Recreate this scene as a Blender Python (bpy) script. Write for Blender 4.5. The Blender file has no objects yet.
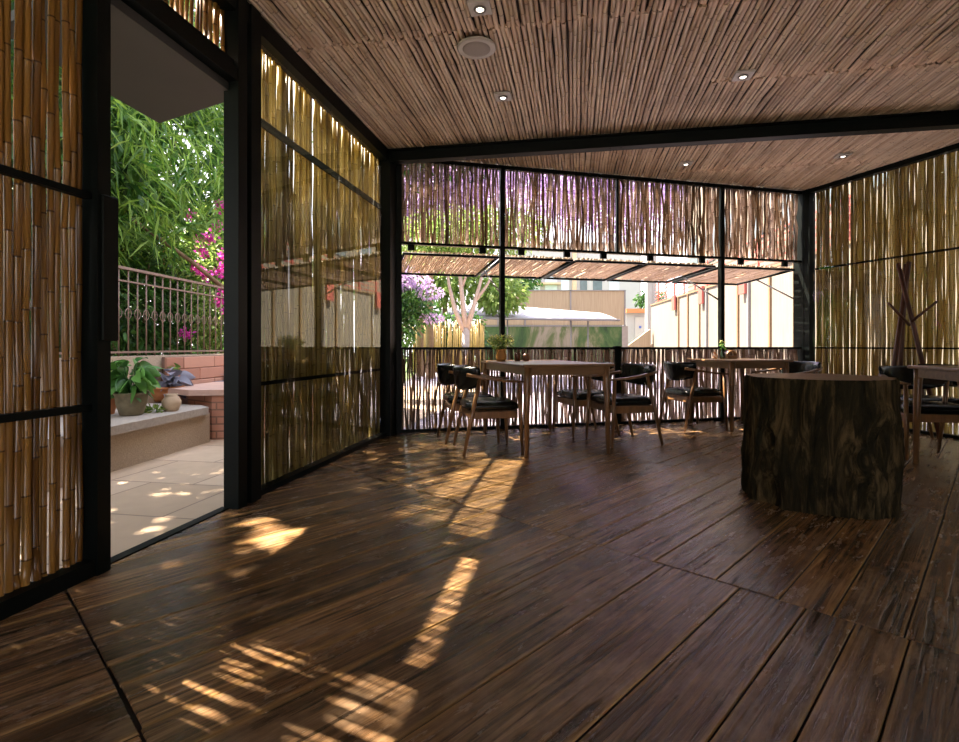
import bpy, math, random
import numpy as np
from mathutils import Vector, Matrix, noise
random.seed(7); rng = np.random.default_rng(7)
C = bpy.context.scene.collection
F, CX, HY, H = 530.0, 479.5, 346.0, 0.9          # focal length (px), centre column, horizon row, eye height

def PW(px, depth, z=0.0): return Vector(((px-CX)/F*depth, depth, z))
def V(*a): return Vector(a)

# ---------------------------------------------------------------- tagging
def tag(o, label=None, cat=None, group=None, kind=None):
    if label: o['label'] = label
    if cat: o['category'] = cat
    if group: o['group'] = group
    if kind: o['kind'] = kind
    return o
def thing(name, label, cat, loc=(0,0,0), rz=0.0, group=None):
    o = bpy.data.objects.new(name, None); C.objects.link(o)
    o.location = loc; o.rotation_euler = (0,0,rz); o.empty_display_size = 0.1
    return tag(o, label, cat, group)
def copy_tree(o, parent=None):
    c = o.copy(); C.objects.link(c); c.parent = parent
    for ch in [k for k in o.children]: copy_tree(ch, c)
    return c

# ---------------------------------------------------------------- mesh collector
class MB:
    def __init__(s): s.v=[]; s.f=[]; s.a={}; s.sm=[]
    def add(s, verts, faces, smooth=False, **attr):
        b=len(s.v); s.v.extend([tuple(v) for v in verts]); s.f.extend([tuple(i+b for i in f) for f in faces])
        s.sm.extend([smooth]*len(faces))
        for k,val in attr.items():
            s.a.setdefault(k, {})
            if hasattr(val,'__len__'):
                for i,x in enumerate(val): s.a[k][b+i]=float(x)
            else:
                for i in range(len(verts)): s.a[k][b+i]=float(val)
        return s
    def box(s, x0,x1,y0,y1,z0,z1, M=None, bev=0.0, **attr):
        if bev<=0:
            vs=[V(x,y,z) for z in (z0,z1) for x,y in ((x0,y0),(x1,y0),(x1,y1),(x0,y1))]
            fs=[(3,2,1,0),(4,5,6,7),(0,1,5,4),(1,2,6,5),(2,3,7,6),(3,0,4,7)]
        else:
            b=min(bev,(x1-x0)*.45,(y1-y0)*.45,(z1-z0)*.45)
            vs=[];fs=[]
            def ring(z,i):
                return [V(x0+i+b,y0+i,z),V(x1-i-b,y0+i,z),V(x1-i,y0+i+b,z),V(x1-i,y1-i-b,z),V(x1-i-b,y1-i,z),V(x0+i+b,y1-i,z),V(x0+i,y1-i-b,z),V(x0+i,y0+i+b,z)]
            vs=ring(z0,b*.8)+ring(z0+b,0)+ring(z1-b,0)+ring(z1,b*.8)
            for k in range(3):
                for i in range(8): fs.append((k*8+i,k*8+(i+1)%8,(k+1)*8+(i+1)%8,(k+1)*8+i))
            fs.append(tuple(reversed(range(8)))); fs.append(tuple(range(24,32)))
        if M is not None: vs=[M@v for v in vs]
        return s.add(vs,fs,False,**attr)
    def sweep(s, path, sizes, sides=10, up=(0,0,1), sq=False, **attr):
        """tube through path; sizes = list of (half width, half height) or radii"""
        path=[Vector(p) for p in path]; n=len(path); vs=[]; fs=[]; up=Vector(up)
        for i,p in enumerate(path):
            d=(path[min(i+1,n-1)]-path[max(i-1,0)]).normalized()
            a=d.cross(up)
            if a.length<1e-3: a=d.cross(Vector((1,0,0)))
            a.normalize(); b=a.cross(d).normalized()
            sz=sizes[i] if hasattr(sizes,'__len__') else sizes
            w,h=(sz if hasattr(sz,'__len__') else (sz,sz))
            for k in range(sides):
                t=2*math.pi*(k+.5)/sides; cx,cy=math.cos(t),math.sin(t)
                if sq:
                    cx=math.copysign(abs(cx)**.45,cx); cy=math.copysign(abs(cy)**.45,cy)
                vs.append(p+a*(w*cx)+b*(h*cy))
        for i in range(n-1):
            for k in range(sides):
                fs.append((i*sides+k,(i+1)*sides+k,(i+1)*sides+(k+1)%sides,i*sides+(k+1)%sides))
        fs.append(tuple(range(sides))); fs.append(tuple((n-1)*sides+k for k in reversed(range(sides))))
        return s.add(vs,fs,True,**attr)
    def lathe(s, prof, loc=(0,0,0), seg=28, **attr):
        loc=Vector(loc); vs=[];fs=[]
        for r,z in prof:
            for k in range(seg):
                t=2*math.pi*k/seg; vs.append(loc+V(r*math.cos(t),r*math.sin(t),z))
        for i in range(len(prof)-1):
            for k in range(seg):
                fs.append((i*seg+k,i*seg+(k+1)%seg,(i+1)*seg+(k+1)%seg,(i+1)*seg+k))
        fs.append(tuple(reversed(range(seg)))); n=len(prof)-1; fs.append(tuple(n*seg+k for k in range(seg)))
        return s.add(vs,fs,True,**attr)
    def build(s, name, mat, parent=None):
        me=bpy.data.meshes.new(name); me.from_pydata(s.v,[],s.f); 
        me.polygons.foreach_set('use_smooth', s.sm)
        for k,d in s.a.items():
            at=me.attributes.new(k,'FLOAT','POINT'); arr=np.zeros(len(s.v),dtype=np.float32)
            arr[list(d.keys())]=list(d.values()); at.data.foreach_set('value',arr)
        me.update(); me.materials.append(mat)
        o=bpy.data.objects.new(name,me); C.objects.link(o)
        if parent: o.parent=parent
        return o
def from_arrays(name, verts, quads, mat, parent=None, smooth=True, **attrs):
    me=bpy.data.meshes.new(name); nv=len(verts); nq=len(quads)
    me.vertices.add(nv); me.vertices.foreach_set('co', np.asarray(verts,dtype=np.float32).ravel())
    me.loops.add(nq*4); me.loops.foreach_set('vertex_index', np.asarray(quads,dtype=np.int32).ravel())
    me.polygons.add(nq); me.polygons.foreach_set('loop_start', np.arange(0,nq*4,4,dtype=np.int32))
    me.polygons.foreach_set('use_smooth', np.full(nq,smooth))
    me.update(calc_edges=True)
    for k,a in attrs.items():
        at=me.attributes.new(k,'FLOAT','POINT'); at.data.foreach_set('value',np.asarray(a,dtype=np.float32))
    me.validate(); me.materials.append(mat)
    o=bpy.data.objects.new(name,me); C.objects.link(o)
    if parent: o.parent=parent
    return o

# ---------------------------------------------------------------- materials
class NT:
    def __init__(s,name):
        s.m=bpy.data.materials.new(name); s.m.use_nodes=True; s.t=s.m.node_tree; s.t.nodes.clear()
        s.out=s.n('ShaderNodeOutputMaterial')
    def n(s,typ,**kw):
        nd=s.t.nodes.new(typ)
        for k,v in kw.items():
            if k.startswith('i_'): nd.inputs[k[2:].replace('_',' ')].default_value=v
            else: setattr(nd,k,v)
        return nd
    def l(s,a,b): s.t.links.new(a,b)
    def attr(s,name): return s.n('ShaderNodeAttribute',attribute_name=name).outputs['Fac']
    def noise(s,vec,scale,detail=4,rough=.55,dist=0):
        nd=s.n('ShaderNodeTexNoise'); nd.inputs['Scale'].default_value=scale; nd.inputs['Detail'].default_value=detail
        nd.inputs['Roughness'].default_value=rough; nd.inputs['Distortion'].default_value=dist
        if vec is not None: s.l(vec,nd.inputs['Vector'])
        return nd.outputs['Fac']
    def mapping(s,src,scale=(1,1,1),rot=(0,0,0)):
        mp=s.n('ShaderNodeMapping'); mp.inputs['Scale'].default_value=scale; mp.inputs['Rotation'].default_value=rot
        s.l(src,mp.inputs['Vector']); return mp.outputs['Vector']
    def obj(s): return s.n('ShaderNodeTexCoord').outputs['Object']
    def ramp(s,fac,stops):
        r=s.n('ShaderNodeValToRGB'); el=r.color_ramp.elements
        while len(el)<len(stops): el.new(.5)
        for e,(p,c) in zip(el,stops):
            e.position=p; e.color=(*c,1) if len(c)==3 else c
        s.l(fac,r.inputs['Fac']); return r.outputs['Color']
    def mix(s,fac,a,b,mode='MIX'):
        m=s.n('ShaderNodeMix',data_type='RGBA',blend_type=mode)
        for sock,val in ((m.inputs[0],fac),(m.inputs[6],a),(m.inputs[7],b)):
            if isinstance(val,(int,float)): sock.default_value=val
            elif isinstance(val,tuple): sock.default_value=(*val,1)
            else: s.l(val,sock)
        return m.outputs[2]
    def math(s,op,a,b=0.0,clamp=False):
        m=s.n('ShaderNodeMath',operation=op,use_clamp=clamp)
        for sock,val in ((m.inputs[0],a),(m.inputs[1],b)):
            if isinstance(val,(int,float)): sock.default_value=val
            else: s.l(val,sock)
        return m.outputs[0]
    def bsdf(s,color,rough=.5,metal=0,spec=.5,bump=None,bstr=.3,bdist=.01,trans=0,coat=0,coatr=.1):
        b=s.n('ShaderNodeBsdfPrincipled')
        for k,val in (('Base Color',color),('Roughness',rough),('Metallic',metal),('Specular IOR Level',spec),('Coat Weight',coat),('Coat Roughness',coatr)):
            if isinstance(val,(int,float)): b.inputs[k].default_value=val
            elif isinstance(val,tuple): b.inputs[k].default_value=(*val,1)
            else: s.l(val,b.inputs[k])
        if bump is not None:
            bp=s.n('ShaderNodeBump'); bp.inputs['Strength'].default_value=bstr; bp.inputs['Distance'].default_value=bdist
            s.l(bump,bp.inputs['Height']); s.l(bp.outputs['Normal'],b.inputs['Normal'])
        if trans>0:
            tr=s.n('ShaderNodeBsdfTranslucent'); 
            if isinstance(color,tuple): tr.inputs['Color'].default_value=(*color,1)
            else: s.l(color,tr.inputs['Color'])
            mx=s.n('ShaderNodeMixShader'); mx.inputs[0].default_value=trans
            s.l(b.outputs[0],mx.inputs[1]); s.l(tr.outputs[0],mx.inputs[2]); s.l(mx.outputs[0],s.out.inputs['Surface'])
        else: s.l(b.outputs[0],s.out.inputs['Surface'])
        return s.m

def m_plain(name,color,rough=.5,var=.15,scale=8,bstr=.15,metal=0,spec=.5,trans=0,coat=0):
    t=NT(name); n=t.noise(t.obj(),scale,5)
    c=t.mix(n,tuple(max(0,x*(1-var*1.5)) for x in color),tuple(min(1,x*(1+var*1.5)) for x in color))
    return t.bsdf(c,rough,metal,spec,bump=n,bstr=bstr,bdist=.005,trans=trans,coat=coat)

def m_bamboo(name,cols,node=(.05,.03,.015),rough=.38,nodek=.85,trans=.0,streak=(60,60,2.5)):
    t=NT(name); tint=t.attr('tint'); nd=t.attr('node')
    st=t.noise(t.mapping(t.obj(),streak),1.0,4,.6)
    big=t.noise(t.obj(),2.2,3)
    k=t.math('ADD',t.math('MULTIPLY',tint,.72),t.math('MULTIPLY',st,.28))
    n=len(cols); c=t.ramp(k,[(.08+.84*i/(n-1),x) for i,x in enumerate(cols)])
    c=t.mix(t.math('MULTIPLY',t.ramp(big,[(.5,(0,0,0)),(.75,(1,1,1))]),.45),c,tuple(x*.45 for x in cols[0]),'MIX')
    c=t.mix(t.math('MULTIPLY',nd,nodek),c,node)
    return t.bsdf(c,rough,bump=st,bstr=.12,bdist=.002,trans=trans,coat=.0)

M={}
M['steel']=m_plain('dark_steel',(.0018,.0035,.003),.5,.3,30,.05,spec=.12)
M['steel_grey']=m_plain('grey_steel',(.16,.15,.145),.45,.2,20,.05)
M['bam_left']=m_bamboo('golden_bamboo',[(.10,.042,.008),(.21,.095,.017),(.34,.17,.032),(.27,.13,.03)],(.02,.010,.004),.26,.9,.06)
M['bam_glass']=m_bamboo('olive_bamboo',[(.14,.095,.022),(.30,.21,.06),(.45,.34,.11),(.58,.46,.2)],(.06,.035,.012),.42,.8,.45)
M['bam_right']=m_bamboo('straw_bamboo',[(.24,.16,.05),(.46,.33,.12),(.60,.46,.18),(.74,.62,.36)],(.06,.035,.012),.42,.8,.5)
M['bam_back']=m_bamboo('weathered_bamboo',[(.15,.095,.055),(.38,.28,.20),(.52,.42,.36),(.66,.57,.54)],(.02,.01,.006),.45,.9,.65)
M['bam_ceiling']=m_bamboo('ceiling_bamboo',[(.42,.28,.17),(.66,.48,.32),(.80,.62,.45),(.85,.7,.53)],(.05,.028,.015),.42,.9,0,(60,3,60))
M['bam_awning']=m_bamboo('bleached_bamboo',[(.36,.26,.17),(.5,.38,.27),(.6,.48,.36),(.66,.56,.45)],(.18,.10,.06),.5,.8,.35,(50,50,50))
M['leather']=m_plain('black_leather',(.003,.0045,.004),.27,.2,60,.12,spec=.4)
M['slab']=m_plain('dark_roof_board',(.035,.025,.018),.8)
M['canopy']=m_plain('grey_soffit',(.04,.038,.037),.55,.15,3,.05)
M['white_metal']=m_plain('white_fixture',(.40,.37,.34),.4,.05)
M['grille']=m_plain('speaker_grille',(.26,.23,.21),.6,.08,200,.3)

def m_wood(name,c0,c1,rough=.35,scale=1,coat=0,axis=(3,30,30)):
    t=NT(name); v=t.mapping(t.obj(),tuple(a*scale for a in axis)); n=t.noise(v,1,6,.6,.6)
    c=t.ramp(n,[(.25,c0),(.7,c1)])
    return t.bsdf(c,rough,bump=n,bstr=.15,bdist=.003,coat=coat)
M['chair_wood']=m_wood('walnut_stained_wood',(.10,.045,.016),(.24,.12,.045),.32,1,0,(30,30,4))
M['table_wood']=m_wood('oiled_oak',(.12,.062,.026),(.24,.135,.06),.3,1,0,(5,30,30))
M['rack_wood']=m_wood('reddish_branch_wood',(.05,.014,.007),(.11,.035,.017),.45,1,0,(20,20,4))

def m_floor():
    t=NT('old_varnished_planks'); uv=t.n('ShaderNodeUVMap').outputs['UV']; tint=t.attr('tint')
    comb=t.n('ShaderNodeCombineXYZ'); t.l(t.math('MULTIPLY',tint,57.0),comb.inputs['Z'])
    add=t.n('ShaderNodeVectorMath',operation='ADD'); t.l(uv,add.inputs[0]); t.l(comb.outputs[0],add.inputs[1]); p=add.outputs[0]
    warp=t.noise(t.mapping(p,(1.1,4,1)),1.6,3); 
    g1=t.noise(t.mapping(p,(1.6,38,1)),1,7,.68,1.3)          # long grain
    g2=t.noise(t.mapping(p,(5,150,1)),1,4,.6,.4)              # fine fibres
    wv=t.n('ShaderNodeTexWave',wave_type='BANDS',bands_direction='Y'); wv.inputs['Scale'].default_value=9; wv.inputs['Distortion'].default_value=9; wv.inputs['Detail'].default_value=3; wv.inputs['Detail Scale'].default_value=.7
    t.l(t.mapping(p,(.28,1.5,1)),wv.inputs['Vector']); w=wv.outputs['Fac']
    stain=t.noise(t.mapping(p,(1.3,2.6,1)),2.0,6,.62)
    vor=t.n('ShaderNodeTexVoronoi'); vor.inputs['Scale'].default_value=1.0; t.l(t.mapping(p,(1.5,4.2,1)),vor.inputs['Vector'])
    knot=t.ramp(vor.outputs['Distance'],[(.05,(1,1,1)),(.13,(0,0,0))])
    c=t.ramp(g1,[(.3,(.055,.029,.012)),(.48,(.20,.115,.055)),(.66,(.46,.29,.15))])
    c=t.mix(t.math('MULTIPLY',w,.28),c,(.05,.026,.014))
    c=t.mix(.75,c,t.ramp(tint,[(0,(.24,.21,.18)),(.35,(.6,.54,.46)),(.7,(.9,.85,.78)),(1,(1.6,1.45,1.15))]),'MULTIPLY')
    c=t.mix(t.math('MULTIPLY',t.ramp(stain,[(.52,(0,0,0)),(.68,(1,1,1))]),.75),c,(.022,.013,.009))
    ks=t.n('ShaderNodeSeparateColor'); t.l(vor.outputs['Color'],ks.inputs[0])
    knot=t.math('MULTIPLY',knot,t.math('GREATER_THAN',ks.outputs[0],.55))
    wear=t.noise(t.mapping(p,(1.6,3.2,1)),1.4,5,.7)
    c=t.mix(t.math('MULTIPLY',t.ramp(wear,[(.5,(0,0,0)),(.66,(1,1,1))]),.4),c,(.42,.29,.18))
    crack=t.ramp(t.noise(t.mapping(p,(1.1,34,1)),1,3,.5,.4),[(.60,(0,0,0)),(.655,(1,1,1))])
    c=t.mix(t.math('MULTIPLY',crack,.7),c,(.015,.009,.005))
    c=t.mix(t.math('MULTIPLY',knot,.85),c,(.012,.007,.005))
    c=t.mix(t.math('MULTIPLY',t.attr('edge'),t.math('MULTIPLY',warp,1.1)),c,(.42,.25,.09))
    h=t.math('ADD',t.math('SUBTRACT',t.math('MULTIPLY',g1,.8),t.math('MULTIPLY',crack,.5)),t.math('ADD',t.math('MULTIPLY',g2,.35),t.math('ADD',t.math('MULTIPLY',stain,.5),t.math('MULTIPLY',w,.06))))
    r=t.math('ADD',t.math('MULTIPLY',t.noise(t.mapping(p,(2,8,1)),2,5,.7),.46),.0)
    return t.bsdf(c,r,bump=h,bstr=.6,bdist=.009,spec=.6)
M['floor']=m_floor()
M['subfloor']=m_plain('dark_subfloor',(.012,.008,.006),.8)

def m_thinglass(name,tint=(.93,.97,.93),ior=1.6):
    t=NT(name); tr=t.n('ShaderNodeBsdfTransparent'); tr.inputs['Color'].default_value=(*tint,1)
    gl=t.n('ShaderNodeBsdfGlossy'); gl.inputs['Roughness'].default_value=.0; gl.inputs['Color'].default_value=(.95,1,.95,1)
    fr=t.n('ShaderNodeFresnel'); fr.inputs['IOR'].default_value=ior
    mx=t.n('ShaderNodeMixShader'); t.l(fr.outputs[0],mx.inputs[0]); t.l(tr.outputs[0],mx.inputs[1]); t.l(gl.outputs[0],mx.inputs[2])
    t.l(mx.outputs[0],t.out.inputs['Surface']); return t.m
M['glass']=m_thinglass('window_glass')

def m_leaf(name,c0,c1,trans=.45,rough=.45):
    t=NT(name); tint=t.attr('tint'); c=t.ramp(tint,[(0,c0),(1,c1)])
    return t.bsdf(c,rough,trans=trans)
M['leaf_bamboo']=m_leaf('bamboo_leaf',(.03,.12,.012),(.26,.42,.06))
M['leaf_dark']=m_leaf('hedge_leaf',(.012,.05,.01),(.08,.2,.03),.35)
M['leaf_light']=m_leaf('light_leaf',(.09,.18,.03),(.32,.42,.10))
M['leaf_grey']=m_leaf('begonia_leaf',(.07,.07,.09),(.28,.27,.33),.15)
M['leaf_pot']=m_leaf('pot_plant_leaf',(.03,.12,.02),(.16,.36,.07),.3)
M['petal']=m_leaf('magenta_bract',(.55,.03,.33),(.85,.12,.6),.4)
M['petal_lilac']=m_leaf('lilac_blossom',(.36,.22,.44),(.60,.44,.66),.4)
M['petal_yellow']=m_leaf('yellow_bloom',(.55,.5,.12),(.85,.8,.35),.3)
M['bark_pale']=m_plain('pale_bark',(.34,.26,.22),.8,.2,20,.4)
M['bark']=m_plain('brown_bark',(.16,.10,.05),.8,.3,20,.5)
M['culm']=m_plain('yellow_culm',(.24,.16,.035),.4,.25,4,.1)
M['rust']=m_plain('weathered_iron',(.20,.13,.095),.6,.3,20,.2)
M['stucco']=m_plain('pebble_stucco',(.40,.31,.22),.85,.3,90,.6)
M['granite']=m_plain('grey_stone_cap',(.36,.31,.26),.7,.2,40,.4)
M['conc']=m_plain('concrete',(.22,.19,.16),.85,.15,6,.3)
M['bounce_white']=m_plain('pale_bounce_paving',(.62,.58,.52),.8,.04,2,.05)
M['white']=m_plain('white_render',(.34,.325,.31),.8,.04,2,.05)
M['red']=m_plain('red_painted_steel',(.33,.075,.055),.6,.12,10,.05)
M['sail']=m_plain('white_canvas',(.42,.40,.42),.7,.02,3,.02,trans=.2)
M['pot_grey']=m_plain('mossy_clay',(.17,.14,.08),.85,.4,18,.4)
M['pot_terra']=m_plain('terracotta',(.50,.19,.07),.75,.2,14,.2)
M['pot_beige']=m_plain('beige_clay',(.46,.33,.21),.7,.15,14,.2)
M['pot_orange']=m_plain('amber_clay',(.42,.19,.04),.6,.15,14,.2)
M['cup']=m_plain('brown_cup_glaze',(.14,.06,.025),.35,.2,14,.1)
M['dark_glass']=m_plain('dark_green_bottle',(.01,.02,.012),.1,.1,14,.0)
M['win']=m_plain('window_pane_dark',(.10,.13,.14),.15,.3,2,0)
M['grass']=m_plain('lawn',(.10,.16,.04),.9,.4,3,.4)
M['reed']=None

def m_reed(name,c0,c1,scale=26,grey=0):
    t=NT(name); n=t.noise(t.mapping(t.obj(),(scale,scale,1.2)),1,3); n2=t.noise(t.obj(),.8,3)
    c=t.mix(t.math('MULTIPLY',n2,.5),t.ramp(n,[(.3,c0),(.7,c1)]),c1)
    return t.bsdf(c,.8,bump=n,bstr=.3,bdist=.01)
M['reed']=m_reed('reed_matting',(.135,.11,.08),(.185,.16,.125))
M['reed_warm']=m_reed('warm_reed_board',(.23,.165,.10),(.31,.24,.15))
M['bam_fence']=m_reed('yellow_bamboo_fence',(.20,.11,.02),(.62,.42,.12),9)
def m_moss():
    t=NT('mossy_retaining_wall'); n=t.noise(t.mapping(t.obj(),(1,1,.5)),.5,7,.7,1.2)
    c=t.ramp(n,[(.36,(.012,.03,.01)),(.47,(.035,.075,.018)),(.54,(.08,.10,.035)),(.62,(.21,.18,.13))]); return t.bsdf(c,.9,bump=n)
M['moss']=m_moss()
def m_bricks(name,c1,c2,mortar,sc=1.0,w=.5,h=.1,rot=(math.radians(90),0,0),ms=.008):
    t=NT(name); b=t.n('ShaderNodeTexBrick'); t.l(t.mapping(t.obj(),(sc,sc,sc),rot),b.inputs['Vector'])
    b.inputs['Color1'].default_value=(*c1,1); b.inputs['Color2'].default_value=(*c2,1); b.inputs['Mortar'].default_value=(*mortar,1)
    b.inputs['Scale'].default_value=1; b.inputs['Brick Width'].default_value=w; b.inputs['Row Height'].default_value=h; b.inputs['Mortar Size'].default_value=ms; b.inputs['Bias'].default_value=0
    n=t.noise(t.obj(),9,5)
    c=t.mix(t.math('MULTIPLY',n,.45),b.outputs['Color'],tuple(x*.6 for x in c1))
    bp=t.math('SUBTRACT',t.math('MULTIPLY',n,.3),b.outputs['Fac'])
    return t.bsdf(c,.75,bump=bp,bstr=.4,bdist=.006)
M['brick']=m_bricks('terracotta_brick',(.46,.20,.12),(.58,.28,.18),(.22,.12,.08),1,.32,.07)
_t=NT('terracotta_slabs'); M['brick_big']=_t.bsdf(_t.mix(_t.math('MULTIPLY',_t.noise(_t.obj(),7,5),.5),_t.ramp(_t.attr('tint'),[(.1,(.12,.07,.05)),(.2,(.36,.16,.10)),(1,(.60,.33,.23))]),(.30,.15,.10)),.75)
AX=math.radians(10.24)
M['tiles']=m_bricks('terrace_tiles',(.46,.33,.21),(.60,.45,.31),(.19,.13,.09),1,.62,.62,(0,0,AX),.006)
M['paving']=m_bricks('courtyard_paving',(.21,.18,.22),(.25,.22,.26),(.16,.14,.16),1,.6,.6,(0,0,0),.01)

# ---------------------------------------------------------------- canes
def cane_mat(name, canes, mat, parent=None, sides=6, node_gap=(.2,.34), wob=.004, kick=.0):
    """canes: list of (p0, p1, radius). Every cane is a jointed tube."""
    vs=[];qs=[];tint=[];node=[];b=0
    ang=np.arange(sides)*2*np.pi/sides; ca,sa=np.cos(ang),np.sin(ang)
    for p0,p1,r in canes:
        p0=np.array(p0);p1=np.array(p1);L=np.linalg.norm(p1-p0)
        if L<.05: continue
        d=(p1-p0)/L; u=np.array([0,0,1.0]) if abs(d[2])<.8 else np.array([1.0,0,0])
        a=np.cross(d,u);a/=np.linalg.norm(a);c=np.cross(a,d)
        g=random.uniform(*node_gap); s=-random.random()*g; st=[(0,r,0)]
        nodes=[]
        while True:
            s+=g*random.uniform(.85,1.15)
            if s>=L-.012: break
            if s>.012: nodes.append(s)
        offs=[(0,(random.gauss(0,wob),random.gauss(0,wob)))]
        for s_ in nodes: offs.append((s_,(random.gauss(0,wob),random.gauss(0,wob))))
        offs.append((L,(random.gauss(0,wob),random.gauss(0,wob))))
        xs=np.array([o[0] for o in offs]);oa=np.array([o[1][0] for o in offs]);ob=np.array([o[1][1] for o in offs])
        rr=r*random.uniform(.94,1.0)
        for s_ in nodes: st+= [(s_-.005,rr,0.25),(s_,rr*1.13,1),(s_+.005,rr,0.25)]
        st.append((L,r,0)); ti=random.random()
        tap=random.uniform(-.12,.12)
        sarr=np.array([x[0] for x in st]); ra=np.array([x[1] for x in st])*(1+tap*(sarr/L-.5)); nn=np.array([x[2] for x in st])
        cen=p0[None]+sarr[:,None]*d+np.interp(sarr,xs,oa)[:,None]*a+np.interp(sarr,xs,ob)[:,None]*c
        ring=cen[:,None,:]+ra[:,None,None]*(ca[None,:,None]*a+sa[None,:,None]*c)
        n=len(st); vs.append(ring.reshape(-1,3)); tint.append(np.full(n*sides,ti)); node.append(np.repeat(nn,sides))
        i=np.arange(n-1)[:,None]*sides; k=np.arange(sides)[None]; k2=(k+1)%sides
        q=np.stack([i+k,i+k2,i+sides+k2,i+sides+k],-1).reshape(-1,4)+b; qs.append(q)
        # end caps as quads
        for e in (0,(n-1)*sides):
            for j in range(0,sides-2,2): qs.append(np.array([[e+b,e+j+1+b,e+j+2+b,e+min(j+3,sides-1)+b]]) if j+3<sides else np.zeros((0,4),int))
        b+=n*sides
    return from_arrays(name,np.concatenate(vs),np.concatenate(qs),mat,parent,True,tint=np.concatenate(tint),node=np.concatenate(node))

# frames of reference of the walls -----------------------------------------
A0=V(-1.348,3.14,0); AD=V(math.sin(AX),math.cos(AX),0); AN=V(math.cos(AX),-math.sin(AX),0)       # left wall, normal into room
L0=V(-.86,5.50,0); BD=V(.97,.2425,0).normalized(); BN=V(BD.y,-BD.x,0)                            # back wall, normal into room
R0=L0+BD*5.13; RD=V(.317,-.948,0).normalized(); RN=V(RD.y,-RD.x,0)                                # right wall running towards us
def LW(t,n=0,z=0): return A0+AD*t+AN*n+V(0,0,z)
def BW(s,n=0,z=0): return L0+BD*s+BN*n+V(0,0,z)
def RW(s,n=0,z=0): return R0+RD*s+RN*n+V(0,0,z)
def frame_M(o,d,nrm):
    return Matrix(((d.x,nrm.x,0,o.x),(d.y,nrm.y,0,o.y),(0,0,1,0),(0,0,0,1)))
ML=frame_M(A0,AD,AN); MBk=frame_M(L0,BD,BN); MR=frame_M(R0,RD,RN)     # local (along, normal, z)
ZC=2.86

def screen_canes(W,s0,s1,z0,z1,n,gap,r=.0125,sd=.003,tilt=.006,zj=.0,rj=.18,wide=.0,cg=None):
    out=[];s=s0+r
    while s<s1-r*.5:
        rr=r*random.uniform(1-rj,1+rj); a=random.gauss(0,tilt); nn=n+random.gauss(0,sd)
        out.append((W(min(max(s+a,s0+rr),s1-rr),nn,z0+random.uniform(0,zj)),W(min(max(s-a,s0+rr),s1-rr),nn+random.gauss(0,.004),z1-random.uniform(0,zj)),rr))
        s+=2*rr+(cg*random.uniform(.6,1.4) if cg else max(-.002,random.expovariate(1/gap)-.001))+(random.uniform(.005,.013) if random.random()<wide else 0)
    return out

# ================================================================= ROOM SHELL
YB=-3.0                                            # rear of the room
def lt(y): return (y-A0.y)/AD.y
tb=lt(YB); 
# floor planks -------------------------------------------------------------
import bmesh
PD=V(.70,.714,0).normalized(); PC=V(PD.y,-PD.x,0)
def build_floor():
    bm=bmesh.new(); uvl=bm.loops.layers.uv.new('UVMap'); tl=bm.verts.layers.float.new('tint'); el=bm.verts.layers.float.new('edge')
    rows=np.arange(.33-1.76*4,12,1.76)
    for ri,r0 in enumerate(rows):
        c=-9.0+random.uniform(0,.2)
        if abs(r0-2.09)<.01: c=-9.0
        edges=[]
        while c<9:
            w=random.choice([.13,.16,.19,.22,.25,.29]); edges.append((c,c+w)); c+=w
        if abs(r0-.33)<.01:
            edges=[(a,min(b,-1.3)) for a,b in edges if a<-1.3]+[(max(a,.35),b) for a,b in edges if b>.35]+[(-1.3,-.98),(-.98,-.69),(-.69,-.474),(-.474,-.334),(-.334,-.196),(-.196,.05),(.05,.35)]
        for c0,c1 in edges:
            g=.0022; e=.016; zt=random.uniform(-.0015,.0); ti=random.random(); j=random.uniform(-.006,.006); sag=random.uniform(-.001,.001)
            u0,u1=r0+g+max(0,j),r0+1.76-g+min(0,j)
            cs=[c0+g,c0+g+.003,c0+g+e,c1-g-e,c1-g-.003,c1-g]; us=[u0,u0+.003,u0+e,u1-e,u1-.003,u1]
            zs=[-.004,0,0,0,0,-.004]; grid=[]
            for i,u in enumerate(us):
                row=[]
                for k,cc in enumerate(cs):
                    z=zt+(zs[i]+zs[k])+(sag*(k-2.5) if 0<k<5 else 0)
                    v=bm.verts.new(PD*u+PC*cc+V(0,0,z)); v[tl]=ti; v[el]=1.0 if (k in(0,1,4,5)) else 0.0; row.append(v)
                grid.append(row)
            off=random.uniform(0,9)
            for i in range(5):
                for k in range(5):
                    f=bm.faces.new((grid[i][k],grid[i][k+1],grid[i+1][k+1],grid[i+1][k]))
                    for lp in f.loops:
                        co=lp.vert.co; lp[uvl].uv=(co.dot(PD)+off,co.dot(PC))
    for co,no in ((LW(0,.0),-AN),(BW(0,-.05),-BN),(RW(0,-.05),-RN),(V(0,YB,0),V(0,-1,0))):
        bmesh.ops.bisect_plane(bm,geom=bm.verts[:]+bm.edges[:]+bm.faces[:],plane_co=co,plane_no=no,clear_outer=True)
    me=bpy.data.meshes.new('floor'); bm.normal_update(); bm.to_mesh(me); bm.free()
    n=len(me.polygons); 
    if me.polygons[n//2].normal.z<0: me.flip_normals()
    me.materials.append(M['floor']); o=bpy.data.objects.new('floor',me); C.objects.link(o); return o
fl=tag(build_floor(),kind='structure')
def poly_slab(name,pts,z0,z1,mat,parent=None):
    n=len(pts); m=MB(); vs=[V(p.x,p.y,z0) for p in pts]+[V(p.x,p.y,z1) for p in pts]
    fs=[tuple(reversed(range(n))),tuple(range(n,2*n))]+[(i,(i+1)%n,n+(i+1)%n,n+i) for i in range(n)]
    return m.add(vs,fs).build(name,mat,parent)
RB=R0+RD*((R0.y-YB)/-RD.y); LB=LW(tb)
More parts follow.
